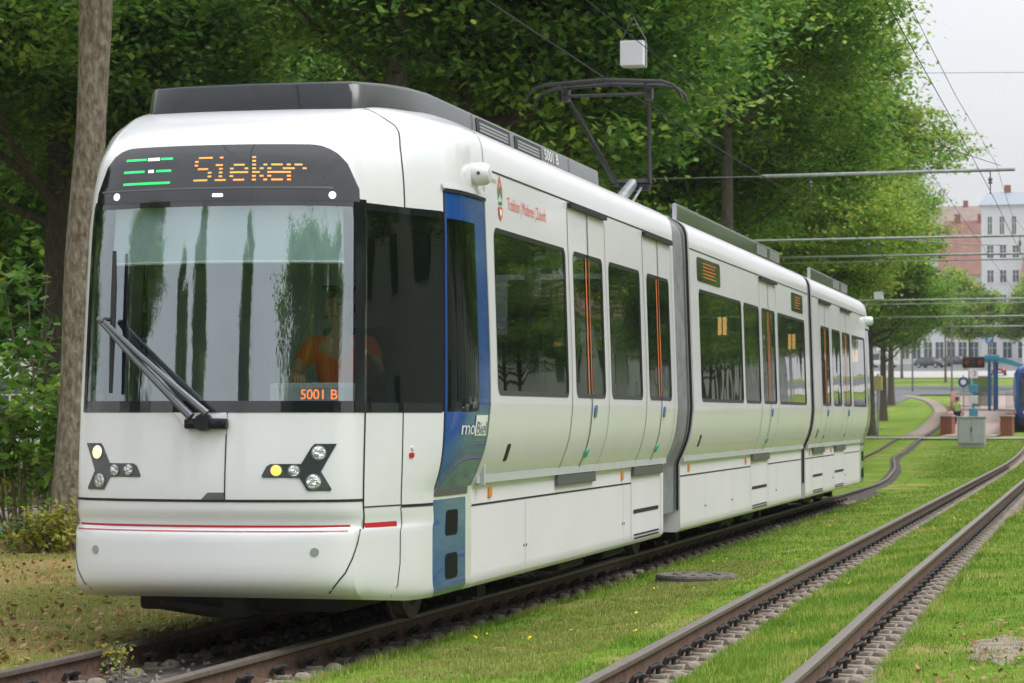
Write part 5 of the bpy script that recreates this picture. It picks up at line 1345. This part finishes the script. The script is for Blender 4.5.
house('house', 'tall white house with a plain gable and slim windows right of the trees', -20.4, -8, 400, 16, zb, zb+24.6, zb+27.2, 'render', 'roofgrey',
      rowwin(-20, -14.5, 3, zb+20, .7, 2.8)+rowwin(-20, -8.4, 6, zb+16.4, 1.0, 1.9)+rowwin(-20, -8.4, 6, zb+12.6, 1.0, 1.9)+rowwin(-20, -8.4, 6, zb+8.8, 1.0, 1.9)+rowwin(-20, -8.4, 6, zb+5, 1.1, 2.1)+rowwin(-20, -8.4, 5, zb+.9, 1.4, 2.5))
house('house', 'long pale house with tall dark ground-floor windows behind the small trees', -33.5, -20.5, 402, 14, zb, zb+9.5, zb+13, 'render', 'rooftile', rowwin(-33.2, -20.8, 7, zb+5.2, 1.1, 2.0)+rowwin(-33.2, -20.8, 7, zb+.9, 1.3, 2.6))
house('house', 'house with a bright red tiled roof left of the white gable', -29, -19.8, 430, 14, zb, zb+15.5, zb+25, 'render2', 'rooftile', rowwin(-28.6, -20.2, 5, zb+10, 1.1, 1.9))
house('house', 'long building with a brown tiled roof rising behind the other houses', -44, 2, 520, 22, tz(520), tz(520)+22, tz(520)+32, 'render2', 'roofbrown', rowwin(-43, 1, 16, tz(520)+17, 1.2, 2.0))
house('house', 'white house with a red roof slope at the right picture edge', -14, -2, 392, 9, tz(392), tz(392)+13, tz(392)+18.5, 'render', 'rooftile', rowwin(-13.6, -2.4, 5, tz(392)+9, 1.1, 1.9)+rowwin(-13.6, -2.4, 5, tz(392)+5, 1.1, 1.9))
house('house', 'long pale building glimpsed between leaves beyond the road at the left', -60, -30, 108, 12, 0, 7.5, 11, 'render', 'roofgrey', rowwin(-59, -31, 10, 4.4, 1.3, 1.6)+rowwin(-59, -31, 10, 1.2, 1.3, 1.8))
# house across the street, mirrored in the side windows
t = thing('house', 'long pale house across the side street, mirrored in the tram windows', 'building', (24, 60, 0))
mb = MB(); mb.box(24, 34, 20, 260, -.5, 9.5); mb.build('wall', M['render'], t)
mb = MB(); mb.add([(23.6, 19, 9.4), (23.6, 261, 9.4), (29, 258, 13), (29, 22, 13), (34.4, 19, 9.4), (34.4, 261, 9.4)], [(0, 1, 2, 3), (3, 2, 5, 4), (0, 3, 4), (1, 5, 2)]); mb.build('roof', M['rooftile'], t)
for i in range(34):
    for z in (1.2, 5.2):
        mb = MB(); yq = 22+i*7; mb.box(23.95, 24.05, yq, yq+1.6, z, z+2.1); mb.build('window', M['winblue'], t)

# ------------------------------------------------------------------ stop area
def pl_z(y): return tz(131)+.92+(tz(y)-tz(131))*.9
t = thing('tram_platform', 'raised stop platform between the tracks with a paved ramp and brick end piers', 'platform', (-7, 131, tz(131)))
mb = MB(); yy = [131, 140, 150, 165, 185, 205]; vs = []
for y in yy:
    a, b = LX(y)+1.25, RX(y)-1.3; zt_ = pl_z(y); vs += [(a, y, tz(y)-.4), (a, y, zt_), (b, y, zt_), (b, y, tz(y)-.4)]
mb = MB(); xa = lambda y: LX(y)+1.25; xb = lambda y: RX(y)-1.3
# side strips at full height, ramp between them from y=131 to 150
for q0, q1 in ((0, .14), (.86, 1)):
    vs = []
    for y in yy:
        a, b = xa(y), xb(y); c, d = a+(b-a)*q0, a+(b-a)*q1; vs += [(c, y, tz(y)-.4), (c, y, pl_z(y)), (d, y, pl_z(y)), (d, y, tz(y)-.4)]
    mb.add(vs, [(i*4+j, i*4+j+1, i*4+j+5, i*4+j+4) for i in range(len(yy)-1) for j in range(3)]+[(0, 1, 2, 3)])
mb.build('platform_edge', M['brick'], t)
mb = MB(); vs = []
for y in [122, 131, 136, 142, 150, 165, 185, 205]:
    yc = max(131, y); a, b = xa(yc), xb(yc); k = min(1, max(0, (y-131)/19)); z = tz(y)+.03 if y < 131 else (tz(y)+.03)*(1-k)+(pl_z(y)+.012)*k
    q = 0 if k >= 1 else .135
    vs += [(a+(b-a)*q, y, z), (a+(b-a)*(1-q), y, z)]
mb.add(vs, [(2*i, 2*i+1, 2*i+3, 2*i+2) for i in range(len(vs)//2-1)]); mb.build('ramp', M['paving'], t)
for x0, x1 in ((-8.62, -8.05), (-5.68, -5.1)):
    mb = MB(); z = tz(131); mb.box(x0, x1, 128.6, 131.2, z-.3, z+.88); p = mb.build('pier', M['brick'], t)
    mb = MB(); mb.box(x0-.04, x1+.04, 128.55, 131.25, z+.88, z+.96, bev=.01); mb.build('coping', M['palepave'], p, root=t)
# shelter
sx, sy = -7.4, 160; sz = pl_z(sy)
t = thing('stop_shelter', 'turquoise tram stop shelter with a curved roof and blue posts on the platform', 'shelter', (sx, sy, sz))
mb = MB(); vs = []
for i in range(13):
    a = -1+2*i/12; x = sx+a*1.75; z = sz+2.62+.55*math.cos(a*1.45)
    for y in (sy-2, sy+5): vs += [(x, y, z-.18), (x, y, z+.12)]
mb.add(vs, [(4*i, 4*i+4, 4*i+5, 4*i+1) for i in range(12)]+[(4*i+1, 4*i+5, 4*i+7, 4*i+3) for i in range(12)]+[(4*i, 4*i+2, 4*i+6, 4*i+4) for i in range(12)]+[(4*i+2, 4*i+3, 4*i+7, 4*i+6) for i in range(12)])
mb.build('roof', M['turq'], t)
for x, y in ((-7.62, sy-2), (-7.30, sy-2), (-7.45, sy+4)):
    mb = MB(); mb.box(x-.09, x+.09, y-.09, y+.09, sz-.9, sz+3.0); mb.build('post', M['bluesteel'], t)
mb = MB(); mb.box(-7.38, -7.10, sy-1.96, sy-1.8, sz+.1, sz+2.5); mb.build('side_panel', M['bluesteel'], t)
mb = MB(); mb.box(-8.9, -7.7, sy+3.9, sy+3.95, sz+.3, sz+2.2); mb.build('glass_pane', M['clear'], t)
mb = MB(); mb.box(-7.9, -7.0, sy-2.06, sy-1.7, sz+3.1, sz+3.4, bev=.03); mb.build('roof_sign', M['turq'], t)
# signal
gx, gy = -7.62, 141.0; gz = tz(gy)+.45
t = thing('tram_signal', 'black signal box with two dark red lamps on a slim turquoise post', 'signal', (gx, gy, gz))
mb = MB(); mb.tube([(gx-.05, gy, gz-.5), (gx-.05, gy, gz+3.6)], .06, 8); mb.build('post', M['turq'], t)
mb = MB(); mb.box(gx-.62, gx+.58, gy-.12, gy+.1, gz+3.0, gz+3.62, bev=.05); hd = mb.build('signal_head', M['rubber'], t)
for s in (-.36, .32):
    mb = MB(); mb.lathe((gx+s, gy-.20, gz+3.31), [(.17, -.02), (.18, .0), (.19, .08)], 16, 'y', cap=False); mb.build('hood', M['rubber'], hd, root=t)
    mb = MB(); mb.lathe((gx+s, gy-.15, gz+3.31), [(.0, 0), (.15, .01), (.15, .04)], 16, 'y'); mb.build('lamp', M['redlamp'], hd, root=t)
mb = MB(); mb.box(gx-.24, gx+.22, gy-.12, gy-.06, gz+2.45, gz+2.98); pn = mb.build('number_sign', M['sign_white'], t)
mb = MB(); flat = lambda a, b: Vector((gx+a, gy-.125, gz+b))
vs, fs = text_flat('3'); mb.add([(gx-.06+v[0]*.4, gy-.125, gz+2.55+v[1]*.45) for v in vs], fs); mb.build('sign_digit', M['red'], pn, root=t)
for z, mm in ((1.9, 'turq'), (1.3, 'insul'), (.6, 'turq')):
    mb = MB(); mb.box(gx-.28, gx+.2, gy-.1, gy+.1, gz+z-.25, gz+z+.2, bev=.03); mb.build('control_box', M[mm], t)
# round blue-white sign
t = thing('stop_sign', 'round-edged blue and white sign on a pole left of the signal', 'sign', (-8.6, 148, tz(148)))
mb = MB(); mb.tube([(-8.6, 148, tz(148)), (-8.6, 148, 3.7)], .03, 8); mb.build('post', M['steel'], t)
mb = MB(); mb.lathe((-8.6, 147.93, 3.3), [(.0, 0), (.30, 0), (.30, .04)], 24, 'y'); sg_ = mb.build('sign_plate', M['bluesteel'], t)
mb = MB(); mb.lathe((-8.6, 147.90, 3.3), [(.0, 0), (.16, 0), (.16, .02)], 24, 'y'); mb.build('sign_disc', M['sign_white'], sg_, root=t)
# cabinet
t = thing('utility_cabinet', 'grey metal switch cabinet with double doors standing on the lawn edge', 'cabinet', (-5.64, 102, tz(102)))
z = tz(102)-.04; x0, x1 = -6.17, -5.09
mb = MB(); mb.box(x0+.03, x1-.03, 102.02, 102.5, z, z+.13); mb.build('plinth', M['palepave'], t)
mb = MB(); mb.box(x0, x1, 102, 102.52, z+.13, z+1.17, bev=.012); mb.box(x0-.04, x1+.04, 101.95, 102.57, z+1.17, z+1.23, bev=.01); mb.build('cabinet_body', M['cab'], t)
for a, b in ((x0+.04, -5.64), (-5.62, x1-.04)):
    mb = MB(); mb.box(a, b, 101.975, 102.0, z+.18, z+1.13, bev=.005); mb.build('door', M['cab'], t)
mb = MB(); mb.box(-5.65, -5.60, 101.94, 101.98, z+.60, z+.80); mb.build('handle', M['sill'], t)
# fences near the stop
def fence(label, pts, h, n, m, name='fence'):
    t = thing(name, label, 'fence', pts[0]); mb = MB(); L = [Vector(p) for p in pts]
    for z in (h, h*.15): mb.tube([p+Vector((0, 0, z)) for p in L], .03, 6)
    mb.build('rail', M[m], t); tot = len(L)-1; bars = MB()
    for i in range(n+1):
        s = i/n*tot; k = min(int(s), tot-1); p = L[k].lerp(L[k+1], s-k); bars.tube([p, p+Vector((0, 0, h))], .018, 5)
    bars.build('bars', M[m], t); return t
fence('pale bar railing beside the ramp left of the signal', [(-10.0, 168, pl_z(168)), (-8.6, 166, pl_z(166))], 1.1, 12, 'steel')
fence('white bar railing right of the shelter along the platform', [(-6.9, 165, pl_z(165)), (-6.2, 180, pl_z(180)), (-6.3, 195, pl_z(195))], 1.1, 22, 'steel')
# dark curved retaining wall
t = thing('retaining_wall', 'low dark brown curved wall left of the platform', 'wall', (-11, 170, tz(170)))
mb = MB(); vs = []
P_ = [(-9.3, 152, .9), (-9.9, 158, 1.25), (-10.6, 168, 1.5), (-11.3, 180, 1.6), (-12.0, 190, 1.5)]
for (x, y, h) in P_: vs += [(x, y, tz(y)-.2), (x, y, tz(y)+h), (x+.3, y, tz(y)+h), (x+.3, y, tz(y)-.2)]
mb.add(vs, [(i*4+j, i*4+j+1, i*4+j+5, i*4+j+4) for i in range(4) for j in range(3)]+[(0, 1, 2, 3)]); mb.build('wall', M['brick'], t)
def lamp_post(label, x, y, h, name='street_lamp', cat='street lamp'):
    t = thing(name, label, cat, (x, y, tz(y))); mb = MB(); z = tz(y); mb.tube([(x, y, z-.1), (x, y, z+h)], [.09, .06], 8); mb.build('post', M['sill'], t)
    mb = MB(); mb.box(x-.35, x+.35, y-.15, y+.15, z+h, z+h+.15, bev=.04); mb.build('lamp_head', M['insul'], t); return t
lamp_post('slim pole between the platform and the far houses', -15.0, 240, 7.5)
lamp_post('dark pole with a pale head before the pale long facade', -19.4, 250, 6.8)
t = thing('parking_sign', 'blue square road sign on a pole before the far houses', 'sign', (-14.4, 300, tz(300)))
mb = MB(); mb.tube([(-14.4, 300, tz(300)), (-14.4, 300, tz(300)+5.2)], .05, 6); mb.build('post', M['steel'], t)
mb = MB(); mb.box(-14.85, -13.95, 299.9, 299.96, tz(300)+4.0, tz(300)+5.0); s_ = mb.build('sign_plate', mat('sign_blue', (.03, .13, .45), .5), t)
mb = MB(); vs, fs = text_flat('P'); mb.add([(-14.62+v[0]*.9, 299.88, tz(300)+4.15+v[1]*.95) for v in vs], fs); mb.build('sign_letter', M['sign_white'], s_, root=t)
# small cream post at the rear of the tram
t = thing('marker_post', 'short post with a cream box in front of the first far trunk', 'post', (-11.0, 121, tz(121)))
mb = MB(); mb.tube([(-11.0, 121, tz(121)-.1), (-11.0, 121, tz(121)+3.0)], .05, 8); mb.build('post', M['steel'], t)
mb = MB(); mb.box(-11.15, -10.8, 120.85, 121.1, tz(121)+2.2, tz(121)+2.9, bev=.03); mb.build('box', mat('cream_box', (.5, .42, .2), .6), t)

# second tram at the right edge
def second_tram():
    y0 = 140; t = thing('tram', 'blue tram waiting at the platform, cut by the right picture edge', 'tram', (RX(y0), y0, tz(y0)))
    pr = [(1.15, .35), (1.2, .9), (1.3, 1.3), (1.3, 3.1), (1.1, 3.45), (.7, 3.6), (-.7, 3.6), (-1.1, 3.45), (-1.3, 3.1), (-1.3, 1.3), (-1.2, .9), (-1.15, .35)]
    mb = MB(); st = [(140, .80), (140.15, .92), (140.5, 1), (150, 1), (162, 1)]; vs = []
    for y, s in st:
        for a, h in pr: vs.append((RX(y)+a*s, y, tz(y)+.35+(h-.35)*(.97 if s < .9 else 1)))
    n = len(pr); mb.add(vs, [(i*n+j, i*n+(j+1) % n, (i+1)*n+(j+1) % n, (i+1)*n+j) for i in range(len(st)-1) for j in range(n)]+[tuple(range(n)), tuple(range((len(st)-1)*n, len(st)*n))], 0, True)
    mb.build('body_shell', mat('tram_blue', (.01, .07, .30), .3, coat=.8), t, auto=50)
    X = RX(140); z = tz(140)
    mb = MB(); mb.box(X-.98, X+.98, 139.97, 140.1, z+1.35, z+2.8, bev=.05); mb.build('windscreen', M['black'], t)
    mb = MB(); mb.box(X-.9, X+.9, 139.96, 140.1, z+2.88, z+3.2, bev=.03); mb.build('destination_display', M['black'], t)
    mb = MB(); mb.box(X-1.0, X+1.0, 139.9, 140.3, z+.28, z+.75, bev=.06); mb.build('bumper', M['dark'], t)
    for s in (-1, 1):
        mb = MB(); mb.box(X+s*.72-.12, X+s*.72+.12, 139.95, 140.1, z+.95, z+1.12, bev=.03); mb.build('headlight', M['lens'], t)
        for y in (142, 145, 148, 152, 156):
            mb = MB(); xx = RX(y+1)+s*1.305; mb.box(xx-.02, xx+.02, y, y+2.4, tz(y)+1.6, tz(y)+2.8, bev=.01); mb.build('window', M['black'], t)
second_tram()

# HAZE ---------------------------------------------------------------- pale air over the whole place
hm = bpy.data.materials.new('haze_air'); hm.use_nodes = True; hn = hm.node_tree; hn.nodes.remove(hn.nodes['Principled BSDF'])
pv = hn.nodes.new('ShaderNodeVolumePrincipled'); pv.inputs['Color'].default_value = (.9, .93, .97, 1); pv.inputs['Density'].default_value = HAZE_D; hn.links.new(pv.outputs[0], hn.nodes['Material Output'].inputs['Volume'])
mb = MB(); mb.box(-320, 320, -120, 960, -2.5, 60); hz = mb.build('haze', hm); tag(hz, kind='stuff', label='thin pale haze over the whole street', cat='haze')
# ------------------------------------------------------------------ world, sun, camera
w = bpy.data.worlds.new('World'); scene.world = w; w.use_nodes = True; nt = w.node_tree; N = nt.nodes
bg = N['Background']; sky = N.new('ShaderNodeTexSky'); sky.sky_type = 'NISHITA'; sky.sun_disc = False
SUN_E, SUN_AZ = 58, 96            # azimuth clockwise from +y
sky.sun_elevation = R(SUN_E); sky.sun_rotation = R(SUN_AZ); sky.air_density = 1; sky.dust_density = 3
tc = N.new('ShaderNodeTexCoord'); n1 = N.new('ShaderNodeTexNoise'); n1.inputs['Scale'].default_value = 3.0; n1.inputs['Detail'].default_value = 6
mp = N.new('ShaderNodeMapping'); mp.inputs['Scale'].default_value = (1, 1, 3)
nt.links.new(tc.outputs['Generated'], mp.inputs[0]); nt.links.new(mp.outputs[0], n1.inputs['Vector'])
cr = N.new('ShaderNodeValToRGB'); cr.color_ramp.elements[0].position = .3; cr.color_ramp.elements[0].color = (CLOUD*.88, CLOUD*.90, CLOUD*.93, 1); cr.color_ramp.elements[1].position = .7; cr.color_ramp.elements[1].color = (CLOUD*1.08, CLOUD*1.09, CLOUD*1.10, 1)
nt.links.new(n1.outputs['Fac'], cr.inputs[0])
# overcast sky: brighter towards the zenith
sx_ = N.new('ShaderNodeSeparateXYZ'); nt.links.new(tc.outputs['Generated'], sx_.inputs[0])
mr = N.new('ShaderNodeMapRange'); mr.inputs['From Min'].default_value = 0; mr.inputs['From Max'].default_value = 1; mr.inputs['To Min'].default_value = 1; mr.inputs['To Max'].default_value = 3; nt.links.new(sx_.outputs['Z'], mr.inputs['Value'])
vm = N.new('ShaderNodeVectorMath'); vm.operation = 'SCALE'; nt.links.new(cr.outputs[0], vm.inputs[0]); nt.links.new(mr.outputs[0], vm.inputs['Scale'])
mx = N.new('ShaderNodeMixRGB'); mx.inputs[0].default_value = .88
nt.links.new(sky.outputs[0], mx.inputs[1]); nt.links.new(vm.outputs[0], mx.inputs[2]); nt.links.new(mx.outputs[0], bg.inputs['Color']); bg.inputs['Strength'].default_value = .12
sl = bpy.data.lights.new('sun', 'SUN'); sl.energy = SUN_S; sl.angle = R(28); sl.color = (1, .97, .92); so = bpy.data.objects.new('sun', sl); col.objects.link(so)
el, az = R(SUN_E), R(SUN_AZ); d = Vector((math.sin(az)*math.cos(el), math.cos(az)*math.cos(el), math.sin(el)))
so.rotation_euler = d.to_track_quat('Z', 'Y').to_euler(); so.location = (0, 0, 60)
cam = bpy.data.cameras.new('camera'); co = bpy.data.objects.new('camera', cam); col.objects.link(co); scene.camera = co
co.location = (0, 0, 1.42); co.rotation_euler = (R(90+1.651), 0, R(13.363)); cam.lens = 36*2550/1024; cam.sensor_width = 36; cam.clip_start = .1; cam.clip_end = 3000
cam.dof.use_dof = True; cam.dof.focus_distance = 19; cam.dof.aperture_fstop = 6.3
scene.view_settings.view_transform = 'Standard'; scene.view_settings.look = 'None'; scene.view_settings.exposure = EXPO; scene.view_settings.gamma = 1
try: scene.view_settings.use_curve_mapping = False
except Exception: pass
scene.render.engine = 'CYCLES'; scene.render.resolution_x = 1024; scene.render.resolution_y = 683
scene.cycles.max_bounces = 8; scene.cycles.transparent_max_bounces = 12
